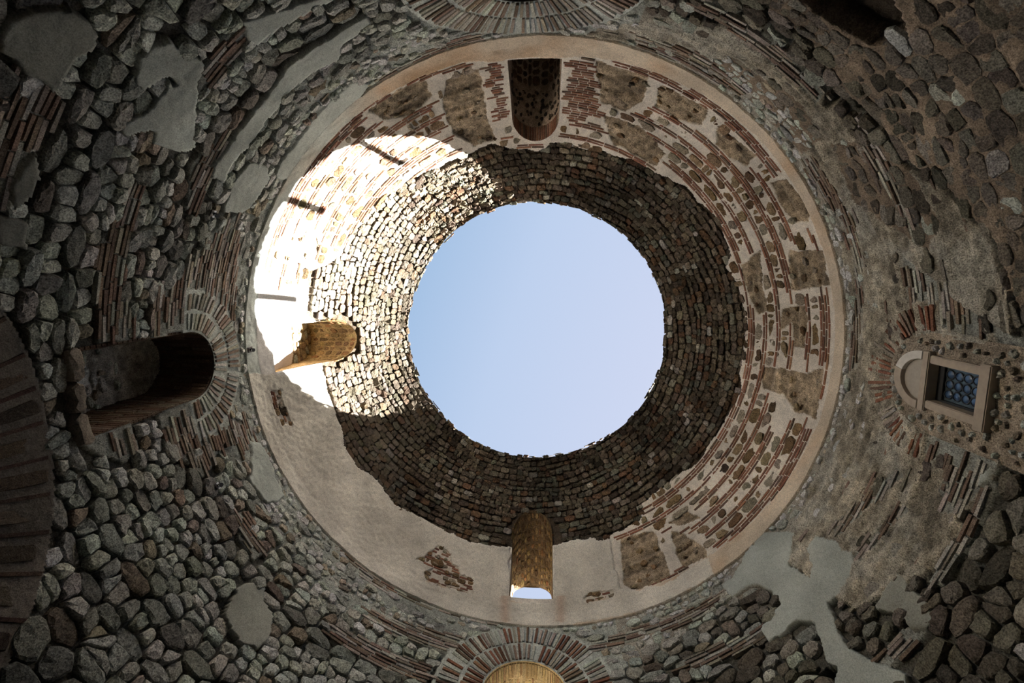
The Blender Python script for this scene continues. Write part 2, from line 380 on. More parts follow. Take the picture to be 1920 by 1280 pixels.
def link(name, me, parent=None, loc=None):
    o = bpy.data.objects.new(name, me); COL.objects.link(o)
    if loc is not None: o.location = loc
    if parent is not None: o.parent = parent
    return o

# ------------------------------------------------------------------ base shell: mortar, plaster, weathered faces
NC = 1440
SEAM = math.radians(-45)
rows = np.concatenate([np.linspace(-EYE, 2.3, 5), np.arange(2.4, 3.3, .06), np.arange(3.3, 8.58, .03), np.arange(8.6, S_TOP - .01, .025), [S_TOP]])
phis = SEAM + np.arange(NC) * 2 * math.pi / NC
PH, SS = np.meshgrid(phis, rows)                     # (rows, cols)
NR = len(rows)
# ease vertices onto the outlines of the openings
hole_v = np.zeros(PH.shape, bool)
openings = [(p0, w, a, b, 1.0) for p0, w, a, b in NICHES.values()] + [(p0, w, a, b, 1.0) for p0, w, a, b in LIGHTS.values()]
def near_outline(pts, x, h):
    """closest point of a closed polyline"""
    a = pts; b = np.roll(pts, -1, 0); ab = b - a
    q = np.stack([x, h], -1)[:, None, :]
    t = np.clip(((q - a) * ab).sum(-1) / (ab * ab).sum(-1), 0, 1)
    c = a + ab * t[..., None]
    d = np.hypot(*(c - q).transpose(2, 0, 1))
    j = d.argmin(1)
    i = np.arange(len(x))
    return c[i, j], d[i, j]
for p0, w, sill, spring, sq in openings:
    x, h = local_xh(p0, PH, SS)
    m = (np.cos(PH - p0) > 0) & (np.abs(x) < w + .1) & (h > sill - .1) & (h < spring + w + .1)
    pts = outline(w, sill, spring)
    c, d = near_outline(pts, x[m], h[m])
    snap = d < .018
    ph_m, s_m = PH[m], SS[m]
    ns = s_of_h(c[:, 1]); nr = prof(ns)[0]
    ph_m[snap] = (p0 + np.arcsin(np.clip(c[:, 0] / nr, -1, 1)))[snap] + 2 * math.pi * np.round((ph_m - p0)[snap] / (2 * math.pi))
    s_m[snap] = ns[snap]
    PH[m] = ph_m; SS[m] = s_m
P0 = S(PH, SS)
REG = region(PH, SS)
base_c = np.zeros(PH.shape + (4,)); disp = np.zeros(PH.shape)
N1 = fbm(P0, 3.2, 4); N2 = fbm(P0 + 9, 14., 2); N3 = fbm(P0 + 31, .9, 3)
# weathering follows the courses: noise drawn out along the wall
lay = np.stack([PH * R * 1.3, SS * 11., 0 * PH], -1)
N4 = fbm(lay, 1.0, 3)
for t, (c, al, d, amp) in LOOK.items():
    m = REG == t
    base_c[m, :3] = c; base_c[m, 3] = al
    lam = .75 if t in (WEA, WPN, RUF) else 0.
    disp[m] = d + amp * ((.75 - .4 * lam) * N1[m] + .6 * N2[m] + 1.1 * lam * N4[m])
    if lam: base_c[m, :3] *= (1 + .28 * np.clip(N4[m], -1, 1))[:, None]
# the topmost metre of the drum is bedded flush in old pale mortar
up_ = np.clip((SS - 7.35 + .45 * N3) / .7, 0, 1) * ((REG == RUB) | (REG == BRK)) * (SS < 8.62)
disp += up_ * np.where(REG == RUB, .064, .010)
base_c[..., :3] = base_c[..., :3] * (1 - .75 * up_[..., None]) + .75 * up_[..., None] * np.where((np.cos(PH) > .3)[..., None], np.array([.46, .43, .36]), np.array([.520, .560, .510]))
tone = 1 + .22 * N3
oX, oY = to_px(P0)
for t, poly in WALL_POLYS:
    if t == PLA and poly[0] in DIM_PATCH:
        mo = (REG == PLA) & inside([(x + 14 * (1 if x > np.mean([q[0] for q in poly]) else -1), y + 14 * (1 if y > np.mean([q[1] for q in poly]) else -1)) for x, y in poly], oX, oY)
        base_c[mo, :3] *= DIM_PATCH[poly[0]] * np.array([1.02, .97, .93])
wm = REG == WEA
base_c[..., :3] *= tone[..., None]
# weathered wall: paler patches of old mortar and darker stains with their own outlines
base_c[..., :3] *= np.where(wm | (REG == WPN), 1 + .45 * np.clip(fbm(P0 + 61, 7.0, 3), -.9, .9), 1.)[..., None]
pale = np.clip((fbm(P0 + 70, 1.6, 4) - .05) * 2.5, 0, 1) * wm
base_c[..., :3] = base_c[..., :3] * (1 - .45 * pale[..., None]) + .45 * pale[..., None] * np.array([.56, .56, .50])
# reddish and greenish tinge in the white mortar, brown wash on the band
bm = (REG == BAND)
wash = np.clip(fbm(P0 + 120, 1.3, 3), 0, 1) * bm
base_c[..., :3] *= (1 - .55 * wash[..., None] * np.array([.25, .55, .8]))
# on the west side the band is patched in grey lime
gw = np.clip((-np.cos(PH) - .45 + .25 * N3) * 4, 0, 1) * bm
base_c[..., :3] = base_c[..., :3] * (1 - gw[..., None]) + gw[..., None] * np.array([.52, .555, .51]) * (1 + .2 * N1[..., None])
# brown run-off below the south light
bx, by = to_px(P0)
for (x0, x1) in ((935, 958), (1040, 1062)):
    g = np.exp(-((bx - (x0 + x1) / 2) / 9) ** 2) * (by > 1118) * (by < 1168) * ((REG == DPL) | (REG == BAND))
    base_c[..., :3] *= (1 - .35 * g[..., None] * np.array([.4, .8, 1.]))
PV = S(PH, SS, disp)
lowest = rows < 3.25
# quads
jj, ii = np.meshgrid(np.arange(NC), np.arange(NR - 1))
v00 = ii * NC + jj; v10 = ii * NC + (jj + 1) % NC
QF = np.stack([v00, v10, v10 + NC, v00 + NC], -1).reshape(-1, 4)
phc = np.concatenate([PH, PH[:, :1] + 2 * math.pi], 1)
fc_ph = ((phc[:-1, :-1] + phc[:-1, 1:] + phc[1:, 1:] + phc[1:, :-1]) / 4).ravel()
ssc = np.concatenate([SS, SS[:, :1]], 1)
fc_s = ((ssc[:-1, :-1] + ssc[:-1, 1:] + ssc[1:, 1:] + ssc[1:, :-1]) / 4).ravel()
keep = np.ones(len(QF), bool)
for p0, w, sill, spring, sq in openings:
    x, h = local_xh(p0, fc_ph, fc_s)
    keep &= ~((np.cos(fc_ph - p0) > 0) & inside(outline(w, sill, spring), x, h))
rq = REG.ravel()[QF]
f_reg = rq[:, 0]
f_reg = np.where(rq[:, 2] == PLA, PLA, f_reg)
deg_f = np.degrees(wrap(fc_ph))
SECT = ['east', 'northeast', 'north', 'northwest', 'west', 'southwest', 'south', 'southeast']
f_sec = (np.floor((deg_f + 22.5) / 45).astype(int)) % 8
# vault quarters are cut midway between its windows
QUAD = ['north', 'west', 'south', 'east']
f_quad = (np.floor((deg_f - 45) / 90).astype(int)) % 4
is_wall = fc_s < 8.6
is_band = (~is_wall) & (f_reg == BAND)
VF = PV.reshape(-1, 3); CF = base_c.reshape(-1, 4)
def take(mask):
    F = QF[mask & keep]
    u, inv = np.unique(F.ravel(), return_inverse=True)
    return VF[u], inv.reshape(-1, 4), CF[u]

def tag(o, label, cat, kind='structure', group=None):
    o['label'] = label; o['category'] = cat
    if kind: o['kind'] = kind
    if group: o['group'] = group
    return o

WALL_LABEL = dict(
 east='rubble and brick wall around the small leaded window', northeast='dark brown wall of flat stones with one large black hollow',
 north='wall with brick arch above the top edge beside the dark upper window', northwest='wall of grey rubble with several smooth grey plaster patches in long strips',
 west='wall with the deep blind arched niche and its fan of bricks', southwest='coursed grey rubble wall with one lone oval plaster patch',
 south='wall with wide brick arch lit golden underneath', southeast='brown weathered wall with large branching pale plaster patch')
WALLS = {}
for k, nm in enumerate(SECT):
    V, F, Cc = take(is_wall & (f_sec == k) & (f_reg != PLA))
    o = link('wall_' + nm, mesh_np('wall_' + nm, V, F, Cc, M_MORTAR))
    tag(o, WALL_LABEL[nm], 'wall'); WALLS[nm] = o
VAULT_LABEL = dict(north='quarter of the open dome around the dark window between red brick panels', west='sunlit quarter of the open dome with shadows of three posts',
 south='quarter of the open dome with pale plaster and a window showing sky', east='quarter of the open dome with closed brick and stone courses, no window')
VAULTS = {}
for k, nm in enumerate(QUAD):
    V, F, Cc = take(~is_wall & ~is_band & (f_quad == k) & (f_reg != DPL) & (f_reg != WPL))
    o = link('ceiling', mesh_np('ceiling', V, F, Cc, M_MORTAR))
    tag(o, VAULT_LABEL[nm], 'dome'); VAULTS[nm] = o
V, F, Cc = take(is_band)
TRIM = tag(link('trim_1', mesh_np('trim_1', V, F, Cc, M_PLASTER)), 'smooth beige plaster band ringing the foot of the dome', 'plaster band')
# plaster patches: each connected patch a part of its own
def patches(mask, name, parent_of):
    idx = np.nonzero(mask & keep)[0]
    lab = {}
    fset = np.zeros(len(QF), bool); fset[idx] = True
    G = fset.reshape(NR - 1, NC); L = np.zeros(G.shape, int); cur = 0
    for st in zip(*np.nonzero(G)):
        if L[st]: continue
        cur += 1; stack = [st]; L[st] = cur
        while stack:
            a, b = stack.pop()
            for c, d in ((a + 1, b), (a - 1, b), (a, (b + 1) % NC), (a, (b - 1) % NC)):
                if 0 <= c < NR - 1 and G[c, d] and not L[c, d]: L[c, d] = cur; stack.append((c, d))
    Lf = L.ravel()
    for q in range(1, cur + 1):
        mk = Lf == q
        V, F, Cc = take(mk)
        if len(F) == 0: continue
        i0 = np.nonzero(mk)[0]; i0 = i0[len(i0) // 2]
        link(name, mesh_np(name, V, F, Cc, M_PLASTER), parent_of(i0))
patches(is_wall & (f_reg == PLA), 'plaster_patch', lambda i: WALLS[SECT[f_sec[i]]])
patches(~is_wall & ~is_band & ((f_reg == DPL) | (f_reg == WPL)), 'plaster_patch', lambda i: VAULTS[QUAD[f_quad[i]]])

# ------------------------------------------------------------------ pieces: stones, bricks, blocks
def piece(poly, mapping, d0, d1, chamfer=.2, dome=.0, rough=.0, ctr=None):
    """a stone or brick from its outline (n,2) on a surface: foot at d0, shoulder at d1, top inset"""
    poly = np.asarray(poly, float); n = len(poly)
    c = poly.mean(0)
    j = rng.normal(0, 1, (3, n))
    r1 = poly
    r2 = c + (poly - c) * (1 - .22 * chamfer)
    r3 = c + (poly - c) * (1 - chamfer * (1 + .35 * np.clip(j[2], -1.5, 1.5)))[:, None]
    tilt = rng.normal(0, .10 if rough else 0, 2)
    lean2 = (r2 - c) @ tilt; lean3 = (r3 - c) @ tilt
    D = np.concatenate([np.full(n, d0), d1 - .35 * abs(d1 - d0) * chamfer - .4 * dome + .6 * lean2 + rough * .4 * j[0], d1 + .5 * dome + lean3 + rough * .5 * j[1], [d1 + dome + rough * .4 * rng.normal()]])
    UV = np.concatenate([r1, r2, r3, [c + (0 if not rough else rng.normal(0, .01, 2))]])
    P = mapping(UV[:, 0], UV[:, 1], D)
    F = []
    for a in range(n):
        b = (a + 1) % n
        F.append((a, b, n + b, n + a)); F.append((n + a, n + b, 2 * n + b, 2 * n + a)); F.append((2 * n + a, 2 * n + b, 3 * n))
    return P, F

def brick_piece(poly, mapping, d0, d1, inset=.004):
    poly = np.asarray(poly, float); c = poly.mean(0)
    L = np.linalg.norm(poly - c, axis=1, keepdims=True)
    top = poly + (c - poly) / L * inset * 1.6
    UV = np.concatenate([poly, poly, top]); n = 4
    D = np.concatenate([np.full(4, d0), np.full(4, d1 - inset), d1 + rng.normal(0, .002, 4)])
    P = mapping(UV[:, 0], UV[:, 1], D)
    F = []
    for a in range(4):
        b = (a + 1) % 4
        F.append((a, b, 4 + b, 4 + a)); F.append((4 + a, 4 + b, 8 + b, 8 + a))
    F.append((8, 9, 10, 11))
    return P, F

class Bag:
    """pieces of one kind on one parent: the 300 that show largest become objects, the rest one 'stuff' part"""
    def __init__(self, name, parent, mat, rest, smooth=False, cap=300):
        self.name, self.parent, self.mat, self.rest, self.smooth, self.cap, self.items = name, parent, mat, rest, smooth, cap, []
    def add(self, PF, col, alpha=.8):
        self.items.append((PF[0], PF[1], np.array([*col, alpha])))
    def build(self):
        if not self.items: return
        size = []
        for P, F, c in self.items:
            d = P - CAMP; x, y = to_px(P)
            vis = 1.0 if (x.mean() > -20 and x.mean() < 1940 and y.mean() > -20 and y.mean() < 1300) else .02
            size.append((np.ptp(x) * np.ptp(y)) * vis)
        order = np.argsort(size)[::-1]
        restV, restF, restC, off = [], [], [], 0
        for q, i in enumerate(order):
            P, F, c = self.items[i]
            if q < self.cap:
                o = P.mean(0)
                me = mesh_np(self.name, P - o, F, np.tile(c, (len(P), 1)), self.mat, self.smooth)
                link(self.name, me, self.parent, o)
            else:
                restV.append(P); restF += [tuple(k + off for k in f) for f in F]; restC.append(np.tile(c, (len(P), 1))); off += len(P)
        if restV:
            me = mesh_np(self.rest, np.concatenate(restV), restF, np.concatenate(restC), self.mat, self.smooth)
            link(self.rest, me, self.parent)['kind'] = 'stuff'

def pick(pal, var=.25):
    w = [p[0] for p in pal]; c = random.choices(pal, w)[0][1]
    k = random.uniform(1 - var, 1 + var)
    return tuple(max(.01, v * k * random.uniform(.95, 1.05)) for v in c)
GREY = [(5, (.490, .515, .465)), (3, (.400, .412, .366)), (2, (.590, .615, .560)), (.8, (.360, .310, .240)), (.4, (.24, .205, .175))]
BROWN = [(4, (.155, .124, .088)), (3, (.205, .172, .124)), (1.6, (.160, .098, .058)), (2, (.090, .070, .050)), (.6, (.40, .37, .31)), (1.2, (.165, .160, .122))]
SUNW = [(4, (.118, .098, .073)), (2, (.136, .116, .090)), (1, (.118, .084, .056)), (.4, (.18, .16, .132)), (.7, (.095, .083, .058))]  # collar stone of the sunlit quarter, toned down against the direct sun
DRUMB = [(4, (.160, .144, .116)), (3, (.210, .190, .156)), (2, (.115, .102, .081)), (1.5, (.275, .258, .216))]  # brown-grey stones of the right side; their darkness partly stands in for light falloff
PALEB = [(3, (.500, .490, .440)), (2, (.400, .355, .300)), (1.5, (.300, .225, .175)), (2, (.560, .565, .510))]
SUNTUFA = [(3, (.085, .058, .030)), (2, (.110, .082, .048)), (1, (.060, .045, .030)), (1.5, (.130, .108, .075))]  # sunlit copy of the tufa, darkened so direct sun does not burn it out
SUNRED = [(3, (.115, .055, .036)), (2, (.140, .072, .048))]  # sunlit copy of the red brick, darkened to hold under direct sun
TUFA = [(3, (.240, .160, .085)), (2, (.310, .230, .140)), (1.2, (.150, .100, .060)), (3.5, (.345, .300, .230)), (.5, (.10, .075, .055))]
REDB = [(4, (.270, .128, .082)), (3, (.215, .106, .072)), (2, (.330, .178, .115)), (1, (.165, .108, .080))]
OLDB = [(3, (.270, .195, .150)), (3, (.370, .325, .270)), (1.5, (.200, .150, .115)), (2, (.480, .460, .405))]

wall_stone = {k: Bag('stone', WALLS[k], M_STONE, 'small_rubble') for k in SECT}
wall_brick = {k: Bag('brick', WALLS[k], M_BRICK, 'small_bricks') for k in SECT}
wall_vous = {k: Bag('voussoir', WALLS[k], M_BRICK, 'small_voussoirs') for k in SECT}
vault_stone = {k: Bag('stone', VAULTS[k], M_STONE, 'small_stones') for k in QUAD}
vault_brick = {k: Bag('brick', VAULTS[k], M_BRICK, 'small_bricks') for k in QUAD}
vault_block = {k: Bag('tufa_block', VAULTS[k], M_STONE, 'small_tufa') for k in QUAD}
def sector(phi): return SECT[int(math.floor((math.degrees(wrap(phi)) + 22.5) / 45)) % 8]
def quarter(phi): return QUAD[int(math.floor((math.degrees(wrap(phi)) - 45) / 90)) % 4]

def open_clear(phi, s, pad=.03):
    """True where no opening lies"""
    ok = np.ones(np.shape(phi), bool)
    for p0, w, sill, spring, sq in openings:
        x, h = local_xh(p0, phi, s)
        big = outline(w + pad, sill - pad, spring)
        ok &= ~((np.cos(phi - p0) > 0) & inside(big, np.asarray(x), np.asarray(h)))
    return ok

def cells(pts, live, rad):
    """Voronoi cells of the live points by clipping"""
    g = {}
    for i, (x, y) in enumerate(pts): g.setdefault((int(x // rad), int(y // rad)), []).append(i)
    res = {}
    for i in live:
        x, y = pts[i]
        poly = [(x - rad, y - rad), (x + rad, y - rad), (x + rad, y + rad), (x - rad, y + rad)]
        nb = [j for a in (-1, 0, 1) for b in (-1, 0, 1) for j in g.get((int(x // rad) + a, int(y // rad) + b), []) if j != i]
        nb.sort(key=lambda j: (pts[j][0] - x) ** 2 + (pts[j][1] - y) ** 2)
        for j in nb[:16]:
            mx, my = (pts[j][0] + x) / 2, (pts[j][1] + y) / 2; nx, ny = pts[j][0] - x, pts[j][1] - y
            out_ = []
            for k in range(len(poly)):
                a, b = poly[k], poly[(k + 1) % len(poly)]
                da = (a[0] - mx) * nx + (a[1] - my) * ny; db = (b[0] - mx) * nx + (b[1] - my) * ny
                if da <= 0: out_.append(a)
                if (da < 0) != (db < 0) and da != db:
                    t = da / (da - db); out_.append((a[0] + (b[0] - a[0]) * t, a[1] + (b[1] - a[1]) * t))
            poly = out_
            if len(poly) < 3: break
        if len(poly) >= 3: res[i] = np.array(poly)
    return res

def soften(poly, gap, n=9, cut=.18, jit=.006):
    """shrink by the joint, round the corners, resample"""
    c = poly.mean(0); d = np.linalg.norm(poly - c, axis=1, keepdims=True)
    p = c + (poly - c) * np.clip(1 - gap / np.maximum(d, 1e-3), .3, 1)
    q = np.roll(p, -1, 0)
    p = np.stack([p + (q - p) * cut, q + (p - q) * cut], 1).reshape(-1, 2)
    L = np.linalg.norm(np.roll(p, -1, 0) - p, axis=1); cs = np.concatenate([[0], np.cumsum(L)])
    t = np.linspace(0, cs[-1], n, endpoint=False); pp = np.concatenate([p, p[:1]])
    r = np.stack([np.interp(t, cs, pp[:, 0]), np.interp(t, cs, pp[:, 1])], 1)
    return r + rng.normal(0, jit, r.shape)

# --- rubble of the drum
WREF = R
pts = []; y = 2.5
while y < 8.66:
    f = np.clip((y - 4.2) / 4.2, 0, 1)
    rh = (.235 * (1 - f) + .150 * f) * random.choice((.6, .85, 1.0, 1.2, 1.45))
    x = random.uniform(0, .3); tot = 2 * math.pi * WREF
    while x < tot - .08:
        wdt = max(.10, rh * random.choice((.9, 1.2, 1.5, 1.9, 2.6))) * random.uniform(.85, 1.15)
        yy = y + rh / 2
        if random.random() < .16 and rh > .15:
            pts.append((x + wdt / 2, yy + rh * .27)); pts.append((x + wdt / 2 + random.uniform(-.03, .03), yy - rh * .25))
        else:
            pts.append((x + wdt / 2, yy + random.uniform(-.16, .16) * rh))
        x += wdt
    y += rh
n0 = len(pts); tot = 2 * math.pi * WREF
allp = pts + [(x + tot, y) for x, y in pts if x < .8] + [(x - tot, y) for x, y in pts if x > tot - .8]
pa = np.array(pts); ph_ = SEAM + pa[:, 0] / WREF
rg = region(ph_, pa[:, 1], 2.0)
okp = ((rg == RUB) | (rg == RUF)) & open_clear(ph_, pa[:, 1], .02)
# a few single stones stand out of the weathered face and the brickwork
okp |= ((rg == WEA) & (rng.random(n0) < .16)) | ((rg == BRK) & (rng.random(n0) < .05))
okp &= open_clear(ph_, pa[:, 1], .06)
xs, ys = to_px(S(ph_, pa[:, 1]))
okp &= (xs > -700) & (xs < 2620) & (ys > -700) & (ys < 1980)
okp &= np.hypot(WREF * wrap(ph_ - DOOR[0]), pa[:, 1] - DOOR[1]) > DOOR[2]
AN = 1.55                                            # stones lie flat: cells drawn out along the courses
cl = cells([(x / AN, y) for x, y in allp], [i for i in range(n0) if okp[i]], .5)
cl = {i: p * np.array([AN, 1.]) for i, p in cl.items()}
wallmap = lambda u, v, d: S(SEAM + u / WREF, v, d)
for i, poly in cl.items():
    ext = np.ptp(poly, axis=0)
    if ext.min() < .05: continue
    flat = rg[i] in (RUF, WEA, BRK)
    big = math.sqrt(ext[0] * ext[1]); bc = min(big, .22)
    sp = soften(poly, random.uniform(.002, .010) + .08 * bc * (random.random() < .22), n=10 if big < .3 else 12, cut=.13, jit=.028 * bc)
    sp[:, 1] = np.minimum(sp[:, 1], 8.585)
    if np.ptp(sp[:, 1]) < .04: continue
    phv = SEAM + sp[:, 0] / WREF
    if not open_clear(phv, sp[:, 1], .01).all(): continue
    if flat:
        PF = piece(sp, wallmap, -.05, random.uniform(-.012, .006), .16, .004, .005)
    else:
        PF = piece(sp, wallmap, -.11, random.uniform(-.030, .035), random.uniform(.14, .36), random.uniform(.002, .016), .06 * bc)
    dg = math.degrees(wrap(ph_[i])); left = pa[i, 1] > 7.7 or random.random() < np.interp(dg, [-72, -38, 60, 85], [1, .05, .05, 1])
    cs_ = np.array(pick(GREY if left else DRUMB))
    # small stones lightened, big low ones darkened: light falloff put into the colour
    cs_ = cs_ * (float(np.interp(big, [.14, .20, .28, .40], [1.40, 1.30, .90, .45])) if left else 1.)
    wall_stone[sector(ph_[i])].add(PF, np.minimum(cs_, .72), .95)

# --- brick courses in the drum
y = 3.3; row = 0
while y < 8.6:
    x = random.uniform(0, .4)
    while x < tot:
        L = random.uniform(.26, .46); yy = y + .024
        p = SEAM + (x + L / 2) / WREF
        x0, x1 = x + .010, x + L - .010
        x += L
        px, py = to_px(S(np.array([p]), np.array([yy])))
        if not (-60 < px[0] < 1980 and -60 < py[0] < 1340): continue
        g = region(np.array([p, SEAM + x0 / WREF, SEAM + x1 / WREF]), np.array([yy] * 3), 2.0)
        if g[0] != BRK and not (g[0] == WEA and random.random() < .04): continue
        if not open_clear(np.array([SEAM + x0 / WREF, SEAM + x1 / WREF, p]), np.array([yy] * 3), .01).all(): continue
        th = random.uniform(.036, .048); j = rng.normal(0, .004, 4)
        q = [(x0, yy - th / 2 + j[0]), (x1, yy - th / 2 + j[1]), (x1, yy + th / 2 + j[2]), (x0, yy + th / 2 + j[3])]
        wall_brick[sector(p)].add(brick_piece(q, wallmap, -.06, random.uniform(-.012, .014)), pick(OLDB), .9)
    y += .064; row += 1

# --- brick fans over the wall niches
for key, (p0, hc, ri, rings) in ARCHES.items():
    amap = lambda u, v, d, p0=p0: S(p0 + u / WREF, v, d)
    for (ra, rb) in rings:
        n = int(math.pi * (ra + rb) / 2 / .088)
        for k in range(n + 1):
            t = math.pi * (k + random.uniform(-.06, .06)) / n
            if key == 'east' and random.random() < .22: continue
            if random.random() < .05: continue
            aa, bb = ra + random.uniform(0, .03), rb - random.uniform(0, .05)
            if key == 'east' and abs(t - math.pi / 2) < .35: bb += .12
            ht = random.uniform(.019, .024)
            ct, st = math.cos(t), math.sin(t)
            q = [(aa * ct + ht * st, hc + aa * st - ht * ct), (bb * ct + ht * 1.15 * st, hc + bb * st - ht * 1.15 * ct), (bb * ct - ht * 1.15 * st, hc + bb * st + ht * 1.15 * ct), (aa * ct - ht * st, hc + aa * st + ht * ct)]
            if rb > 1.3 and abs(bb * ct) > 1.9: continue
            if max(v for _, v in q) > 8.62: continue
            pal = {'south': REDB if random.random() < .4 else PALEB, 'west': PALEB if random.random() < .75 else OLDB, 'north': OLDB if random.random() < .7 else PALEB, 'east': REDB if random.random() < .5 else OLDB}[key]
            wall_vous[sector(p0)].add(brick_piece(q, amap, -.05, random.uniform(.004, .022)), pick(pal), .85)
# --- wide relieving arch over the west doorway: tufa blocks and thin bricks
dmap = lambda u, v, d: S(DOOR[0] + u / WREF, v, d)
t = math.radians(38); kk = 0
while t < math.radians(145):
    thick = (.235, .04)[kk % 2] * random.uniform(.9, 1.15); rm = 2.4
    dth = thick / rm
    if kk % 2 == 0:
        a, b = t + .016, t + dth - .016
        qa, qb = DOOR[2] + random.uniform(.05, .2), DOOR[3] - random.uniform(.06, .14)
    else:
        a, b = t, t + dth; qa, qb = DOOR[2] + .02, DOOR[3] - random.uniform(.03, .08)
    corner = [(qa, a), (qb, a), (qb, b), (qa, b)]
    poly = np.array([(r_ * math.cos(g_), DOOR[1] + r_ * math.sin(g_)) for r_, g_ in corner])
    if kk % 2 == 0:
        mid = []
        for e in range(4):
            for f in (.08, .5, .92): mid.append(poly[e] + (poly[(e + 1) % 4] - poly[e]) * f)
        PF = piece(np.array(mid) + rng.normal(0, .006, (12, 2)), dmap, -.05, .012, .12, .004, .006); c = pick([(1, (.085, .07, .055)), (1, (.11, .085, .06))])
    else:
        PF = brick_piece(poly, dmap, -.05, .012); c = pick([(1, (.075, .05, .04))])
    wall_vous['west'].add(PF, c, .9)
    t += dth + .022; kk += 1

# --- coursed collar below the eye of the dome
def vaultmap_at(sref):
    rref = float(prof(sref)[0])
    return (lambda u, v, d: S(SEAM + u / rref, v, d)), rref
y = 10.3; edge = 0
while y < S_TOP + .04:
    rh = random.uniform(.095, .165)
    if y + rh > S_TOP: rh = max(.09, S_TOP + .03 - y)
    fm, rref = vaultmap_at(min(y + rh / 2, S_TOP)); tot_ = 2 * math.pi * rref; x = random.uniform(0, .2)
    while x < tot_ - .05:
        L = random.uniform(.10, .27) * (1.15 if y < 11.2 else 1)
        p = SEAM + (x + L / 2) / rref; yc_ = min(y + rh / 2, S_TOP)
        g = region(np.array([p]), np.array([yc_]), 2.0)[0]
        if g == COLR and open_clear(np.array([p - L / 2 / rref, p, p + L / 2 / rref]), np.array([yc_] * 3), .03).all():
            gp = random.uniform(.001, .005); tl = rng.normal(0, .010, 4)
            x0, x1, a, b = x + gp, x + L - gp, y + gp, y + rh - gp
            P4 = np.array([(x0, a + tl[0]), (x1, a + tl[1]), (x1 + tl[2], b + tl[1]), (x0 + tl[3], b + tl[0])])
            P4[:, 1] += .045 * math.sin(p * 5 + y * 2.1) + .03 * math.sin(p * 13 + y * 5)
            P4 = soften(P4, .0, n=12, cut=.12, jit=.007)
            P4[:, 1] = np.minimum(P4[:, 1], S_TOP + random.uniform(.0, .09))
            wst = quarter(p) == 'west'
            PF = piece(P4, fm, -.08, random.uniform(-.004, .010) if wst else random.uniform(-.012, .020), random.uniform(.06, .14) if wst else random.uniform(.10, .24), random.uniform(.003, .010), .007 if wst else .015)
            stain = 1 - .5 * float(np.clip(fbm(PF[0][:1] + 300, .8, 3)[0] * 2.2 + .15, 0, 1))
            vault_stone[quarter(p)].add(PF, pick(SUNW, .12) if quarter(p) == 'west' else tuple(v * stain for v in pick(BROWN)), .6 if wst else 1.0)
        x += L
    y += rh
# --- banded brick and tufa masonry of the vault
BP = .058
pattern = []
s_ = 8.98
for kind in ('b', 'b', 'b', 'b', 't', 'b', 'b', 't', 'b', 'b', 'b', 't', 'b', 'b', 't', 'b', 'b', 't', 'b', 'b', 'b', 't', 'b', 'b', 't', 'b', 'b'):
    hgt = BP if kind == 'b' else random.uniform(.18, .22)
    pattern.append((kind, s_, hgt)); s_ += hgt
def vault_row(kind, y, hgt, want):
    fm, rref = vaultmap_at(y + hgt / 2); tot_ = 2 * math.pi * rref; x = random.uniform(0, .3)
    n = 0
    while x < tot_ - .05:
        L = (random.uniform(.17, .27) if BRP in want else random.uniform(.26, .40)) if kind == 'b' else random.choice((.12, .20, .26, .32, .40, .48)) * random.uniform(.85, 1.15)
        p = SEAM + (x + L / 2) / rref; yy = y + hgt / 2
        ends = np.array([p - L * .45 / rref, p, p + L * .45 / rref])
        g = region(ends, np.array([yy] * 3), 1.0)
        ok = g[1] in want and (g[0] in want or BRP in want) and (g[2] in want or BRP in want)
        if ok and MIX in want:
            # gaps where the facing is lost
            ok = fbm(S(np.array([p]), np.array([yy])) + 200, 1.5, 2)[0] < .85
        if ok and open_clear(ends, np.array([yy] * 3), .03).all():
            if kind == 'b':
                th = random.uniform(.034, .042); j = rng.normal(0, .002, 4)
                q = [(x + .008, yy - th / 2 + j[0]), (x + L - .008, yy - th / 2 + j[1]), (x + L - .008, yy + th / 2 + j[2]), (x + .008, yy + th / 2 + j[3])]
                vault_brick[quarter(p)].add(brick_piece(q, fm, -.04, random.uniform(.003, .014)), pick(SUNRED if quarter(p) == 'west' else REDB), .7)
            elif random.random() < .95:
                m = random.uniform(.006, .018); hh = hgt * random.uniform(.80, .98) / 2
                q = np.array([(x + m, yy - hh), (x + L - m, yy - hh), (x + L - m, yy + hh), (x + m, yy + hh)]) + rng.normal(0, .010, (4, 2))
                vault_block[quarter(p)].add(piece(soften(q, 0, n=10, cut=.17, jit=.006), fm, -.05, random.uniform(-.012, .016), .12, .008, .008), pick(SUNTUFA if quarter(p) == 'west' else TUFA), 1.0)
        x += L
for kind, y, hgt in pattern: vault_row(kind, y, hgt, (MIX,))
y = 9.26
while y < 10.75:
    vault_row('b', y, .0575, (BRP,)); y += .0575
# odd lumps of tufa in the weathered panels
for k in range(700):
    p = random.uniform(-math.pi, math.pi); yy = random.uniform(9.1, 11.2)
    if region(np.array([p]), np.array([yy]), 1.0)[0] != WPN: continue
    fm, rref = vaultmap_at(yy); x = (p - SEAM) * rref; a = random.uniform(.04, .1); b = a * random.uniform(.4, .8)
    th = np.linspace(0, 2 * math.pi, 8, endpoint=False)
    q = np.stack([x + a * np.cos(th), yy + b * np.sin(th)], 1) + rng.normal(0, .01, (8, 2))
    if open_clear(np.array([p]), np.array([yy]), .15)[0]:
        vault_block[quarter(p)].add(piece(q, fm, -.05, random.uniform(-.02, .01), .25, .012, .012), pick(TUFA), 1.0)

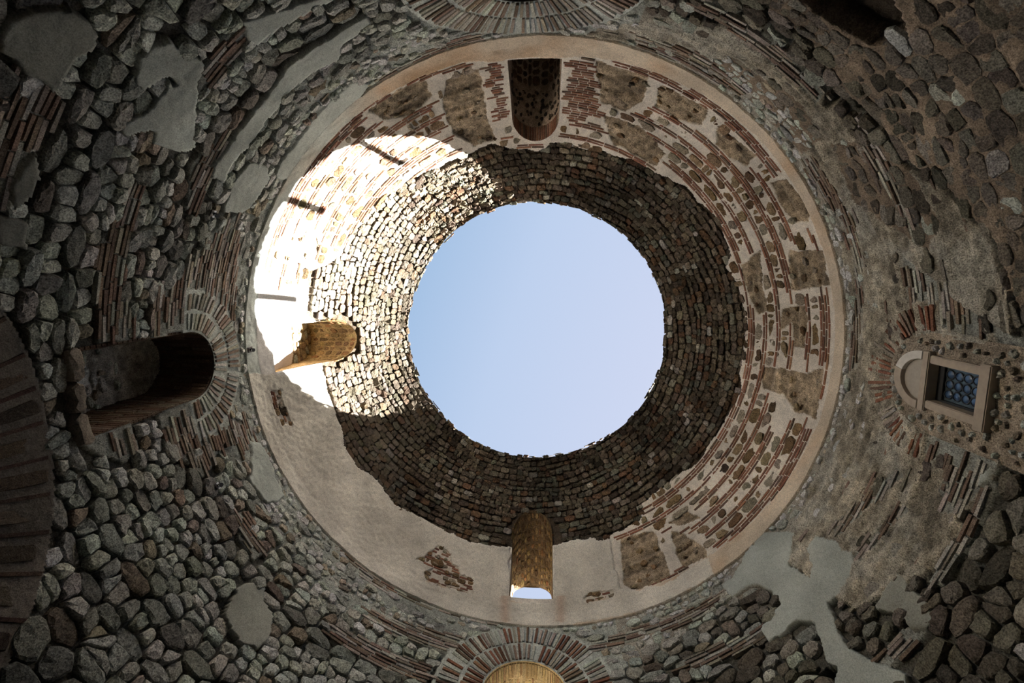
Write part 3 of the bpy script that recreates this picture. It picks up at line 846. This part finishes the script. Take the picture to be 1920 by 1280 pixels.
# --- facing stones showing through the gaps in the plaster
for poly, n in ((DPL_HOLES[0], 60), (DPL_HOLES[1], 170), (DPL_HOLES[2], 40)):
    got = []
    for k in range(n * 6):
        xx = random.uniform(min(q[0] for q in poly), max(q[0] for q in poly)); yy_ = random.uniform(min(q[1] for q in poly), max(q[1] for q in poly))
        if not inside(poly, np.array([xx]), np.array([yy_]))[0]: continue
        p, s1 = hit(xx, yy_)
        if s1 < 8.62: continue
        fm, rref = vaultmap_at(s1); x = (wrap(p - SEAM) % (2 * math.pi)) * rref
        isb = random.random() < .3
        a, b = (random.uniform(.08, .13), .02) if isb else (random.uniform(.05, .11), random.uniform(.035, .06))
        if any(abs(x - gx) < (a + ga) and abs(s1 - gy) < (b + gb + .008) for gx, gy, ga, gb in got): continue
        got.append((x, s1, a, b))
        if isb: vault_brick[quarter(p)].add(brick_piece([(x - a, s1 - b), (x + a, s1 - b), (x + a, s1 + b), (x - a, s1 + b)], fm, -.04, .012), pick(REDB), .7)
        else:
            th = np.linspace(0, 2 * math.pi, 9, endpoint=False)
            q = np.stack([x + a * np.sign(np.cos(th)) * np.abs(np.cos(th)) ** .6, s1 + b * np.sign(np.sin(th)) * np.abs(np.sin(th)) ** .6], 1) + rng.normal(0, .006, (9, 2))
            vault_block[quarter(p)].add(piece(q, fm, -.04, .018, .2, .01, .01), pick(TUFA), 1.0)

# ------------------------------------------------------------------ niches and upper lights: reveals, vaults, back walls
def frame_pt(p0, x, y, h):
    """point x across, y out along azimuth p0, at height h above the lens"""
    c, s1 = math.cos(p0), math.sin(p0)
    bx_ = y * c - x * s1; by_ = y * s1 + x * c
    return np.stack(np.broadcast_arrays(-bx_, by_, np.asarray(h) + EYE), -1)

def reveal(p0, w, sill, spring, y_out, drop=0., nz=14, col=(.26, .21, .15), alpha=.9, name='reveal', parent=None, mat=None, splay=0.):
    pts = outline(w, sill, spring, .05); n = len(pts)
    x, h = pts[:, 0], pts[:, 1]
    r = prof(s_of_h(h))[0]; y_in = np.sqrt(np.maximum(r * r - x * x, .01))
    T = np.linspace(0, 1, nz)
    crown = spring + w
    V = []
    for t in T:
        yy = y_in + (y_out - y_in) * t
        k = np.clip((h - sill) / (crown - sill), 0, 1)
        hh = h - drop * t * k; xx = x * (1 - splay * t)
        V.append(frame_pt(p0, xx, yy, hh))
    V = np.array(V)
    nz_ = fbm(V + 5, 6.0, 3)
    cen = frame_pt(p0, np.zeros(1), np.array([6.]), np.array([(sill + crown) / 2]))[0]
    # relief: push outwards, none at the edge on the wall face
    outv = V - np.array(cen); outv -= 0
    outv /= np.linalg.norm(outv, axis=-1, keepdims=True)
    fade = np.clip(np.arange(nz) / 2., 0, 1)[:, None]
    V = V + outv * (nz_ * .018 * fade)[..., None]
    i, j = np.meshgrid(np.arange(nz - 1), np.arange(n), indexing='ij')
    F = np.stack([i * n + j, (i + 1) * n + j, (i + 1) * n + (j + 1) % n, i * n + (j + 1) % n], -1).reshape(-1, 4)
    c = np.tile(np.array([*col, alpha]), (nz * n, 1))
    c[:, :3] *= (1 + .25 * fbm(V.reshape(-1, 3), 2.2, 3))[:, None]
    o = link(name, mesh_np(name, V.reshape(-1, 3), F, c, mat or M_MORTAR), parent)
    # mapping for stones on this reveal: u = metres along the outline, v = 0..depth
    L = np.concatenate([[0], np.cumsum(np.linalg.norm(np.diff(np.concatenate([pts, pts[:1]]), axis=0), axis=1))])
    px_ = np.append(pts[:, 0], pts[0, 0]); ph2 = np.append(pts[:, 1], pts[0, 1])
    def m(u, v, d):
        u = np.asarray(u) % L[-1]
        def at(uu): return np.interp(uu, L, px_), np.interp(uu, L, ph2)
        x, h = at(u); xa, ha = at((u - .02) % L[-1]); xb, hb = at((u + .02) % L[-1])
        tx, th = xb - xa, hb - ha; q = np.maximum(np.hypot(tx, th), 1e-6)
        nx, nh = -th / q, tx / q            # inward (towards the opening's middle)
        r = prof(s_of_h(h))[0]; yi = np.sqrt(np.maximum(r * r - x * x, .01))
        dep = y_out - yi; t = np.clip(v, 0, 1)
        k = np.clip((h - sill) / (crown - sill), 0, 1)
        return frame_pt(p0, x * (1 - splay * t) + nx * d, yi + dep * t, h - drop * t * k + nh * d)
    return o, m, L[-1]

def back_wall(p0, w, sill, crown, y, col, alpha, name, parent, relief=.03, paint=None, mat=None):
    nx, nh = 56, int(56 * (crown - sill) / (2 * w))
    X, Hh = np.meshgrid(np.linspace(-w, w, nx), np.linspace(sill, crown, nh))
    V = frame_pt(p0, X, np.full(X.shape, y), Hh)
    V = frame_pt(p0, X, y + relief * fbm(V, 4.0, 3), Hh)
    i, j = np.meshgrid(np.arange(nh - 1), np.arange(nx - 1), indexing='ij')
    F = np.stack([i * nx + j, i * nx + j + 1, (i + 1) * nx + j + 1, (i + 1) * nx + j], -1).reshape(-1, 4)
    c = np.tile(np.array([*col, alpha]), (nx * nh, 1)); Vf = V.reshape(-1, 3)
    c[:, :3] *= (1 + .3 * fbm(Vf + 3, 2.5, 3))[:, None]
    if paint is not None: paint(c, X.ravel(), Hh.ravel(), Vf)
    o = link(name, mesh_np(name, Vf, F, c, mat or M_MORTAR), parent)
    m = lambda u, v, d: frame_pt(p0, np.asarray(u), y - np.asarray(d), np.asarray(v))
    return o, m

def line_reveal(m, L, w, sill, spring, bag, pal, rows_v, lu, depth, d1=.02, start=None, alpha=.9, thin=False):
    """courses of stones or bricks that run into the depth of an opening"""
    u0 = (spring - sill) if start is None else start
    u1 = u0 + math.pi * w if start is None else start + lu[2]
    u = u0
    while u < u1:
        du = random.uniform(lu[0], lu[1])
        v = 0.02
        while v < .97:
            dv = random.uniform(*rows_v)
            q = np.array([(u + .008, v + .012), (u + du - .008, v + .012), (u + du - .008, min(v + dv - .012, .985)), (u + .008, min(v + dv - .012, .985))])
            if q[2, 1] - q[0, 1] > .03:
                if thin: PF = brick_piece(q, m, -.04, d1)
                else:
                    q = soften(q, 0, n=8, cut=.2, jit=.004); PF = piece(q, m, -.04, random.uniform(0, d1), .2, .008, .006)
                bag.add(PF, pick(pal), alpha)
            v += dv
        u += du

GOLD = [(3, (.22, .145, .062)), (3, (.165, .108, .050)), (2, (.28, .195, .090)), (2, (.12, .075, .038)), (1, (.21, .11, .048))]
DARKS = [(3, (.12, .085, .055)), (2, (.17, .12, .08)), (1, (.08, .06, .045))]
# upper lights are windows of the setting
def anchor(name, p0, label):
    e = bpy.data.objects.new(name, None); COL.objects.link(e); e.location = frame_pt(p0, np.zeros(1), np.array([5.6]), np.array([9.3]))[0]
    e.empty_display_size = .2
    return tag(e, label, 'window')
def under(parent):
    """children are built in room coordinates; keep them there under an empty"""
    for ch in parent.children:
        ch.location = Vector(ch.location) - parent.location

w2 = anchor('window_2', LIGHTS['north'][0], 'dark blocked arched opening between two panels of red brick')
p0, w, sill, spring = LIGHTS['north']
ro, rm_, rl = reveal(p0, w, sill, spring, 6.35, drop=.1, col=(.42, .33, .25), name='reveal', parent=w2)
bg_ = Bag('stone', w2, M_STONE, 'small_stones')
u_lo, u_hi = (spring - sill), (spring - sill) + math.pi * w
u = u_lo
while u < u_hi:                                                    # bare stones towards the back of the vault
    du = random.uniform(.1, .2); v = .66
    while v < .95:
        dv = random.uniform(.08, .14); q = np.array([(u + .008, v + .01), (u + du - .008, v + .01), (u + du - .008, v + dv - .01), (u + .008, v + dv - .01)])
        bg_.add(piece(soften(q, 0, 8, .2, .004), rm_, -.04, .012, .2, .008, .006), pick(DARKS), .9); v += dv
    u += du
for k in range(90):                                                # dark stones in the mortar
    u, v = random.uniform(u_lo - .3, u_hi + .3), random.uniform(.2, .62); a = random.uniform(.02, .05); b = a * random.uniform(.6, 1.1) / 1.4
    th = np.linspace(0, 2 * math.pi, 8, endpoint=False)
    bg_.add(piece(np.stack([u + a * np.cos(th), v + b * np.sin(th)], 1) + rng.normal(0, .004, (8, 2)), rm_, -.03, .02, .25, .008, .006), pick([(1, (.05, .04, .032)), (1, (.09, .07, .05))]), .9)
bg_.build()
bk = Bag('brick', w2, M_BRICK, 'small_bricks')
u_mid = (spring - sill) + math.pi * w / 2
k = 0
for k in range(24):                                                # brick lining at the lip of the arch
    u = u_mid - .62 + k * .053
    q = [(u, .0), (u + .036, .0), (u + .036, .17), (u, .17)]
    bk.add(brick_piece(q, rm_, -.03, .014), pick(REDB), .7)
bk.build()
def paint_n(c, X, Hh, Vf):
    c[:, :3] = np.array([.23, .17, .12]) * (1 + .3 * fbm(Vf, 3, 3))[:, None]
bo, bm_ = back_wall(p0, w + .05, sill - .05, spring + w + .05, 6.3, (.30, .24, .18), .7, 'back_wall', w2, .02, paint_n, M_PLASTER)
under(w2)

w3 = anchor('window_3', LIGHTS['west'][0], 'sunlit arched opening with golden stones, walled up behind with plaster')
p0, w, sill, spring = LIGHTS['west']
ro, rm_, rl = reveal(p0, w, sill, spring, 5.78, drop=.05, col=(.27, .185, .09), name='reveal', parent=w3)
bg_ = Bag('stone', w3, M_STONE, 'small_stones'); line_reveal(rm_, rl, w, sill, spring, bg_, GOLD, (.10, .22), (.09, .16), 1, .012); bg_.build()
def paint_w(c, X, Hh, Vf):
    lo = Hh < 10.25 + .05 * np.sin(X * 9)
    c[lo, :3] = (.66, .60, .54); c[lo, 3] = .3
bo, bm_ = back_wall(p0, w + .05, sill - .05, spring + w + .05, 5.71, (.30, .23, .14), .8, 'back_wall', w3, .008, paint_w, M_PLASTER)
bs = Bag('stone', w3, M_STONE, 'small_stones')
h = 10.28
while h < 11.05:
    hh = random.uniform(.12, .17); x = -.48
    while x < .46:
        L = random.uniform(.14, .28); q = np.array([(x + .01, h + .01), (x + L - .01, h + .01), (x + L - .01, h + hh - .01), (x + .01, h + hh - .01)])
        bs.add(piece(soften(q, 0, 9, .2, .006), bm_, -.03, .03, .2, .01, .006), pick([(2, (.33, .25, .15)), (1, (.25, .18, .11)), (1, (.36, .36, .29))]), .9); x += L
    h += hh
bs.build(); under(w3)

w4 = anchor('window_4', LIGHTS['south'][0], 'arched opening in pale plaster with bright sky showing at its foot')
p0, w, sill, spring = LIGHTS['south']
S_OUT = 6.42
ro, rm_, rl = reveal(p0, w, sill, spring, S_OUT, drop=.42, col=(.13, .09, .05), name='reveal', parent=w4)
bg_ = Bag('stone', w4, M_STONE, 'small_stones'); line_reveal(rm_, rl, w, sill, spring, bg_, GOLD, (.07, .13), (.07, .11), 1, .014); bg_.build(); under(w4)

# wall niches
def bag_niche(key): return Bag('vault_brick', WALLS[key], M_BRICK, 'small_vault_bricks')
p0, w, sill, spring = NICHES['south']
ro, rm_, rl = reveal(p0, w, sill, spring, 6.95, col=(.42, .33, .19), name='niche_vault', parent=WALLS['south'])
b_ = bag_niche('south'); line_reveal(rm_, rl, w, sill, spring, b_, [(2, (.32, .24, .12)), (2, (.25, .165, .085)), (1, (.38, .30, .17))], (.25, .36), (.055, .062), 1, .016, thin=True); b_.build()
p0, w, sill, spring = NICHES['north']
ro, rm_, rl = reveal(p0, w, sill, spring, 6.95, col=(.09, .07, .055), name='niche_vault', parent=WALLS['north'])  # shade of the unlit passage is put into the vault and brick colours
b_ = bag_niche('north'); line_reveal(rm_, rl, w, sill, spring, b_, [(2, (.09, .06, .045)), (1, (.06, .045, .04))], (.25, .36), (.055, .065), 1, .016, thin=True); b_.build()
back_wall(p0, w + .05, sill - .05, spring + w + .05, 6.9, (.08, .065, .05), .9, 'niche_back', WALLS['north'])  # near-black closure added in place of the dark passage behind
p0, w, sill, spring = NICHES['west']
ro, rm_, rl = reveal(p0, w, sill, spring, 6.85, col=(.13, .095, .07), name='niche_vault', parent=WALLS['west'])
b_ = bag_niche('west')
line_reveal(rm_, rl, w, sill, spring, b_, [(2, (.13, .085, .06)), (1, (.16, .12, .085))], (.25, .36), (.07, .085), 1, .012, thin=True)
line_reveal(rm_, rl, w, sill, spring, b_, [(2, (.15, .10, .07)), (1, (.2, .16, .12))], (.25, .36), (.07, .085, 1.85), 1, .014, start=.02, thin=True)
line_reveal(rm_, rl, w, sill, spring, b_, [(2, (.15, .10, .07)), (1, (.2, .16, .12))], (.25, .36), (.07, .085, 1.85), 1, .014, start=(spring - sill) + math.pi * w, thin=True)
b_.build()
def paint_b(c, X, Hh, Vf):
    g = fbm(Vf + 44, 2.6, 4)
    c[:, :3] *= (1 + .5 * np.clip(fbm(Vf + 9, 7., 3), -1, 1))[:, None]
    pale = np.clip((g + .12) * 4, 0, 1) * (Hh < 6.75) * np.clip(1.15 - np.abs(X + .05) * 1.2, 0, 1)
    c[:, :3] = c[:, :3] * (1 - pale[:, None]) + pale[:, None] * np.array([.78, .80, .78])
bo, bm_ = back_wall(p0, w + .05, sill - .3, spring + w + .05, 6.78, (.46, .44, .40), .9, 'niche_back', WALLS['west'], .035, paint_b)
bs = Bag('niche_stone', WALLS['west'], M_STONE, 'small_niche_stones')
h = 5.2
while h < 6.9:
    hh = random.uniform(.07, .17); x = -.56
    while x < .54:
        L = random.uniform(.12, .32)
        if random.random() < .45:
            q = np.array([(x + .02, h + .012), (x + L - .02, h + .012), (x + L - .02, h + hh - .012), (x + .02, h + hh - .012)])
            bs.add(piece(soften(q, 0, 9, .22, .008), bm_, -.03, random.uniform(.01, .035), .25, .012, .008), pick(GREY), .95)
        x += L
    h += hh
bs.build()
# sill of the west niche: a lip of pale mortar and stone
sm = lambda u, v, d: S(NICHES['west'][0] + np.asarray(u) / R, v, d)
sb = Bag('sill_stone', WALLS['west'], M_STONE, 'sill_rest')
for a, b in ((-.66, -.2), (-.2, .22), (.22, .66)):
    q = np.array([(a + .005, 5.18), (b - .005, 5.18), (b - .005, 5.33), (a + .005, 5.33)])
    sb.add(piece(soften(q, 0, 12, .1, .01), sm, -.12, .075, .15, .015, .01), (.30, .26, .21), .6)
sb.build()

for bags in (wall_stone, wall_brick, wall_vous, vault_stone, vault_brick, vault_block):
    for b_ in bags.values(): b_.build()

# ------------------------------------------------------------------ the walled-up east niche with the leaded window
p0, w, sill, spring = NICHES['east']
FY = 5.70                                           # face of the infill
bo, bm_ = back_wall(p0, w + .04, sill - .02, spring + w + .03, FY, (.40, .34, .265), .95, 'infill', WALLS['east'], .02)
# cut the opening of the window out of the infill
WX, WH0, WH1, WXC = .265, 5.88, 6.66, .03
me = bo.data
import bmesh
bm2 = bmesh.new(); bm2.from_mesh(me)
dead = []
cc, ss1 = math.cos(p0), math.sin(p0)
for f in bm2.faces:
    c = f.calc_center_median(); bxx, byy = -c.x, c.y
    xl = -bxx * ss1 + byy * cc; hl = c.z - EYE
    if abs(xl - WXC) < WX + .03 and WH0 - .03 < hl < WH1 + .03: dead.append(f)
    elif abs(xl) > w + .03 or (hl > spring and math.hypot(xl, hl - spring) > w + .03): dead.append(f)
bmesh.ops.delete(bm2, geom=dead, context='FACES'); bm2.to_mesh(me); bm2.free()
es = Bag('stone', WALLS['east'], M_STONE, 'infill_rubble')
fr = .13
for k in range(900):
    x = random.uniform(-w, w); h = random.uniform(sill, spring + w)
    d = math.hypot(x, h - spring) if h > spring else abs(x)
    a = random.uniform(.03, .075); b = a * random.uniform(.6, 1.)
    if d > w - a * .8: continue
    if abs(x - WXC) < WX + fr + a and WH0 - .16 < h < WH1 + .16: continue
    if h > WH1 and math.hypot(x - WXC, h - WH1 - .1) < .50 + a * .6: continue
    if any((x - q[0]) ** 2 + (h - q[1]) ** 2 < (a + q[2] + .01) ** 2 for q in getattr(es, 'spots', [])): continue
    es.spots = getattr(es, 'spots', []) + [(x, h, a)]
    th = np.linspace(0, 2 * math.pi, 9, endpoint=False)
    es.add(piece(np.stack([x + a * np.cos(th), h + b * np.sin(th)], 1) + rng.normal(0, .007, (9, 2)), bm_, -.03, .03, .25, .018, .008), pick(GREY + [(3, (.27, .22, .165))]), .95)
es.build()

win = bpy.data.objects.new('window_1', None); COL.objects.link(win); win.location = frame_pt(p0, np.array([WXC]), np.array([FY]), np.array([WH0]))[0]
tag(win, 'small leaded window of round panes in a stone frame under a white lunette', 'window')
def fbox(name, x0, x1, h0, h1, y0, y1, mat, parent=win, bev=.012, label=None):
    cx, ch, cy = (x0 + x1) / 2, (h0 + h1) / 2, (y0 + y1) / 2
    bm3 = bmesh.new(); bmesh.ops.create_cube(bm3, size=1)
    bmesh.ops.scale(bm3, vec=(abs(x1 - x0), abs(y1 - y0), abs(h1 - h0)), verts=bm3.verts)
    if bev: bmesh.ops.bevel(bm3, geom=bm3.edges[:] + bm3.verts[:], offset=bev, segments=2, affect='EDGES')
    m_ = bpy.data.meshes.new(name); bm3.to_mesh(m_); bm3.free(); m_.materials.append(mat)
    o = link(name, m_)
    loc = frame_pt(p0, np.array([cx]), np.array([cy]), np.array([ch]))[0]
    X = frame_pt(p0, np.array([1.]), np.array([0.]), np.array([0.]))[0] - frame_pt(p0, np.array([0.]), np.array([0.]), np.array([0.]))[0]
    Yv = frame_pt(p0, np.array([0.]), np.array([1.]), np.array([0.]))[0] - frame_pt(p0, np.array([0.]), np.array([0.]), np.array([0.]))[0]
    Z = Vector(X).cross(Vector(Yv))
    o.matrix_world = Matrix(((X[0], Yv[0], Z[0], loc[0]), (X[1], Yv[1], Z[1], loc[1]), (X[2], Yv[2], Z[2], loc[2]), (0, 0, 0, 1)))
    if parent is not None:
        o.parent = parent; o.matrix_parent_inverse = Matrix.Translation(-Vector(parent.location))
    if label: o['label'] = label
    return o
fbox('jamb', WXC - WX - .115, WXC - WX, WH0 - .02, WH1, FY + .16, FY - .055, M_LIMEST)
fbox('jamb', WXC + WX, WXC + WX + .115, WH0 - .02, WH1, FY + .16, FY - .055, M_LIMEST)
fbox('lintel', WXC - .43, WXC + .43, WH1, WH1 + .115, FY + .18, FY - .07, M_LIMEST)
fbox('sill', WXC - .42, WXC + .42, WH0 - .15, WH0, FY + .16, FY - .10, M_LIMEST)
# lunette: plaster disc half and the arch of limestone round it, its upper half bleached white
def arc_piece(name, r0, r1, t0, t1, y0, y1, mat, label=None, n=16):
    bm3 = bmesh.new(); xs_, hc = WXC, WH1 + .115
    ring = []
    for k in range(n + 1):
        t = t0 + (t1 - t0) * k / n
        row_ = []
        for (rr, yy) in ((r0, y0), (r1, y0), (r1, y1), (r0, y1)):
            P = frame_pt(p0, np.array([xs_ + rr * math.cos(t)]), np.array([yy]), np.array([hc + rr * math.sin(t) * 1.12]))[0]
            row_.append(bm3.verts.new(Vector(P) - win.location))
        ring.append(row_)
    for k in range(n):
        for e in range(4):
            f = (e + 1) % 4
            bm3.faces.new((ring[k][e], ring[k][f], ring[k + 1][f], ring[k + 1][e]))
    bm3.faces.new(ring[0]); bm3.faces.new(ring[-1][::-1])
    bmesh.ops.recalc_face_normals(bm3, faces=bm3.faces)
    m_ = bpy.data.meshes.new(name); bm3.to_mesh(m_); bm3.free(); m_.materials.append(mat)
    o = link(name, m_, win)
    if label: o['label'] = label
    return o
arc_piece('lunette', .001, .31, 0, math.pi, FY + .12, FY - .02, M_LUNETTE)
arc_piece('archivolt', .305, .42, math.radians(75), math.radians(180), FY + .12, FY - .075, M_LIMEST, 'grey weathered half of the arch')
arc_piece('archivolt', .305, .42, 0, math.radians(74), FY + .12, FY - .075, M_WHITEST, 'cleaned white half of the arch')
# iron frame, lead lattice and round panes
GY = FY + .11
fbox('iron_frame', WXC - WX, WXC - WX + .03, WH0, WH1, GY + .02, GY - .03, M_IRON, bev=.004)
fbox('iron_frame', WXC + WX - .03, WXC + WX, WH0, WH1, GY + .02, GY - .03, M_IRON, bev=.004)
fbox('iron_frame', WXC - WX, WXC + WX, WH1 - .10, WH1, GY + .02, GY - .03, M_IRON, bev=.004)
fbox('iron_frame', WXC - WX, WXC + WX, WH0, WH0 + .02, GY + .02, GY - .03, M_IRON, bev=.004)
fbox('filler_pane', WXC - WX + .02, WXC + WX - .02, WH0 + .01, WH1 - .08, GY + .012, GY + .004, M_GLASS2, bev=0)
fbox('backing', WXC - WX - .03, WXC + WX + .03, WH0 - .03, WH1 + .03, GY + .30, GY + .06, M_IRON, bev=0)
pr = .0655
pane_me = None; ring_me = None
def disc_mesh(r, name, mat):
    bm3 = bmesh.new(); c = bm3.verts.new((0, -.008, 0)); prev = None; vs = []; vo = []
    for k in range(20):
        t = 2 * math.pi * k / 20
        vs.append(bm3.verts.new((r * .55 * math.cos(t), -.005, r * .55 * math.sin(t)))); vo.append(bm3.verts.new((r * math.cos(t), .002, r * math.sin(t))))
    for k in range(20):
        a, b = k, (k + 1) % 20
        bm3.faces.new((c, vs[a], vs[b])); bm3.faces.new((vs[a], vo[a], vo[b], vs[b]))
    bmesh.ops.recalc_face_normals(bm3, faces=bm3.faces)
    m_ = bpy.data.meshes.new(name); bm3.to_mesh(m_); bm3.free(); m_.materials.append(mat)
    m_.polygons.foreach_set('use_smooth', np.ones(len(m_.polygons), bool)); return m_
def ring_mesh(r, tube, name, mat):
    bm3 = bmesh.new(); N, K = 24, 6; g = []
    for i in range(N):
        t = 2 * math.pi * i / N
        g.append([bm3.verts.new(((r + tube * math.cos(q)) * math.cos(t), tube * math.sin(q), (r + tube * math.cos(q)) * math.sin(t))) for q in np.linspace(0, 2 * math.pi, K, endpoint=False)])
    for i in range(N):
        for k in range(K): bm3.faces.new((g[i][k], g[(i + 1) % N][k], g[(i + 1) % N][(k + 1) % K], g[i][(k + 1) % K]))
    bmesh.ops.recalc_face_normals(bm3, faces=bm3.faces)
    m_ = bpy.data.meshes.new(name); bm3.to_mesh(m_); bm3.free(); m_.materials.append(mat); return m_
pane_me = disc_mesh(pr - .010, 'pane', M_GLASS); ring_me = ring_mesh(pr - .006, .010, 'lead_ring', M_LEAD)
rotz = math.atan2(-math.cos(p0), -math.sin(p0))     # local -Y faces the room
Xv = frame_pt(p0, np.array([1.]), np.array([0.]), np.array([0.]))[0] - frame_pt(p0, np.array([0.]), np.array([0.]), np.array([0.]))[0]
Yv = frame_pt(p0, np.array([0.]), np.array([1.]), np.array([0.]))[0] - frame_pt(p0, np.array([0.]), np.array([0.]), np.array([0.]))[0]
for i in range(5):
    for j in range(3):
        xx = WXC + (j - 1) * 2 * pr * 1.06; hh = WH0 + .02 + pr + i * 2 * pr
        P = frame_pt(p0, np.array([xx]), np.array([GY - .004]), np.array([hh]))[0]
        R3 = Matrix(((Xv[0], Yv[0], 0), (Xv[1], Yv[1], 0), (0, 0, 1))).to_4x4()
        tilt = Matrix.Rotation(random.uniform(-.05, .05), 4, 'X') @ Matrix.Rotation(random.uniform(-.05, .05), 4, 'Z')
        pn = link('pane', pane_me, win); pn.matrix_local = Matrix.Translation(Vector(P) - win.location) @ R3 @ tilt
        rg_ = link('lead_ring', ring_me, pn)

# ------------------------------------------------------------------ floor, roof shell, ground outside
def lathe(name, prof_, n, mat, flip=False, holes=()):
    V, F = [], []
    for (r, z) in prof_:
        for k in range(n):
            t = 2 * math.pi * k / n; V.append((r * math.cos(t), r * math.sin(t), z))
    for i in range(len(prof_) - 1):
        for k in range(n):
            a, b = i * n + k, i * n + (k + 1) % n
            f = (a, b, b + n, a + n)
            cx = sum(V[q][0] for q in f) / 4; cy = sum(V[q][1] for q in f) / 4; cz = sum(V[q][2] for q in f) / 4
            skip = False
            for (p0_, w_, h0_, h1_) in holes:
                dphi = wrap(math.atan2(cy, -cx) - p0_)
                if abs(math.hypot(cx, cy) * math.sin(dphi)) < w_ and math.cos(dphi) > 0 and h0_ < cz - EYE < h1_: skip = True
            if not skip: F.append(f if not flip else f[::-1])
    return mesh_np(name, np.array(V), F, None, mat, False)
zz = lambda h: h + EYE
outer = [(R1 - .01, zz(12.10)), (R1 + .06, zz(12.15)), (R1 + .5, zz(12.02)), (4.6, zz(11.78)), (5.4, zz(11.45)), (6.40, zz(10.98))]
outer += [(6.42, zz(h)) for h in np.arange(10.9, 8.95, -.1)] + [(6.9, zz(8.95))] + [(6.9, zz(h)) for h in np.arange(8.9, 5.0, -.1)] + [(6.9, 0.0)]
hs = [(LIGHTS['south'][0], .50, 9.25, 10.75), (NICHES['south'][0], .75, 5.3, 7.75)]
M_ROOF = plain('roof_rubble', (.30, .26, .21), .95, 0, .5)
rf = link('roof', lathe('roof', outer, 360, M_ROOF, True, hs)); tag(rf, 'outer masonry of the round hall above the eye of the dome', 'roof')
# ragged coping stones round the eye
fl = link('floor', lathe('floor', [(.01, 0.0), (2., 0.0), (4., 0.0), (6.85, 0.0)], 96, M_FLOOR)); tag(fl, 'worn grey stone paving of the round hall', 'floor')
gr = link('ground', lathe('ground', [(6.85, -.02), (12, -.02), (60, -.02), (300, -.02)], 64, M_GROUND)); tag(gr, 'pale stone paving outside the round hall', 'ground')

# ------------------------------------------------------------------ posts on the rim whose shadows cross the sunlit plaster
lu = np.array([math.cos(SUN_AZ + math.pi), math.sin(SUN_AZ + math.pi)]); lv = np.array([-lu[1], lu[0]])
for nme, v, lab in (('post', 1.02, 'upright weathered post on the rim casting the lowest shadow bar'), ('post', -1.02, 'upright weathered post on the rim casting the middle shadow bar'), ('post', -2.62, 'upright weathered post on the rim casting the uppermost shadow bar')):
    rr = 4.02; u = -math.sqrt(rr * rr - v * v)
    b = u * lu + v * lv
    bm3 = bmesh.new(); bmesh.ops.create_cube(bm3, size=1); bmesh.ops.scale(bm3, vec=(.15, .15, 1.30), verts=bm3.verts)
    bmesh.ops.bevel(bm3, geom=bm3.edges[:], offset=.008, segments=1, affect='EDGES'); bmesh.ops.translate(bm3, vec=(0, 0, .65), verts=bm3.verts)
    m_ = bpy.data.meshes.new('post'); bm3.to_mesh(m_); bm3.free(); m_.materials.append(M_TIMBER)
    o = link('post', m_, None, (-b[0], b[1], zz(11.93))); o.rotation_euler = (0, 0, random.uniform(0, 1))
    tag(o, lab, 'post', None, 'posts on the rim of the dome')

# ------------------------------------------------------------------ survey targets fixed to the wall
def target(px, py, lab, white):
    p, s1 = hit(px, py)
    P = S(np.array([p]), np.array([s1]), .03)[0]
    e = bpy.data.objects.new('survey_target', None); COL.objects.link(e); e.location = P
    n = Vector((math.cos(p), -math.sin(p), 0)); up = Vector((0, 0, 1)); xx = up.cross(n).normalized()
    e.matrix_world = Matrix(((xx.x, n.x, 0, P[0]), (xx.y, n.y, 0, P[1]), (0, 0, 1, P[2]), (0, 0, 0, 1)))
    def b(name, size, off, mat, bev=.004):
        bm3 = bmesh.new(); bmesh.ops.create_cube(bm3, size=1); bmesh.ops.scale(bm3, vec=size, verts=bm3.verts)
        bmesh.ops.bevel(bm3, geom=bm3.edges[:], offset=bev, segments=1, affect='EDGES'); bmesh.ops.translate(bm3, vec=off, verts=bm3.verts)
        m_ = bpy.data.meshes.new(name); bm3.to_mesh(m_); bm3.free(); m_.materials.append(mat); return link(name, m_, e)
    b('mounting_plate', (.11, .02, .13), (0, .0, 0), M_PLATE)
    b('bracket', (.03, .06, .03), (0, .035, 0), M_IRON)
    bm3 = bmesh.new(); bmesh.ops.create_cone(bm3, cap_ends=True, segments=20, radius1=.036, radius2=.03, depth=.06)
    bmesh.ops.rotate(bm3, cent=(0, 0, 0), matrix=Matrix.Rotation(math.radians(75), 3, 'X'), verts=bm3.verts); bmesh.ops.translate(bm3, vec=(0, .075, -.03), verts=bm3.verts)
    m_ = bpy.data.meshes.new('prism_housing'); bm3.to_mesh(m_); bm3.free(); m_.materials.append(M_IRON); h_ = link('prism_housing', m_, e)
    bm3 = bmesh.new(); bmesh.ops.create_cone(bm3, cap_ends=True, segments=20, radius1=.022, radius2=.022, depth=.006)
    bmesh.ops.rotate(bm3, cent=(0, 0, 0), matrix=Matrix.Rotation(math.radians(75), 3, 'X'), verts=bm3.verts); bmesh.ops.translate(bm3, vec=(0, .085, -.062), verts=bm3.verts)
    m_ = bpy.data.meshes.new('lens'); bm3.to_mesh(m_); bm3.free(); m_.materials.append(M_LENS); link('lens', m_, e)
    if white:
        b('target_plate', (.03, .006, .05), (-.045, .04, -.03), M_LENS, .002); b('target_plate', (.03, .006, .05), (.045, .04, -.03), M_LENS, .002)
    tag(e, lab, 'survey target', 'thing')
target(397, 398, 'small dark survey target with white plates on rubble above the niche', True)
target(466, 655, 'small black survey target on plaster above the fan of the blind niche', False)
target(405, 911, 'small brown survey target with white plates on pale mortar below the niche', True)
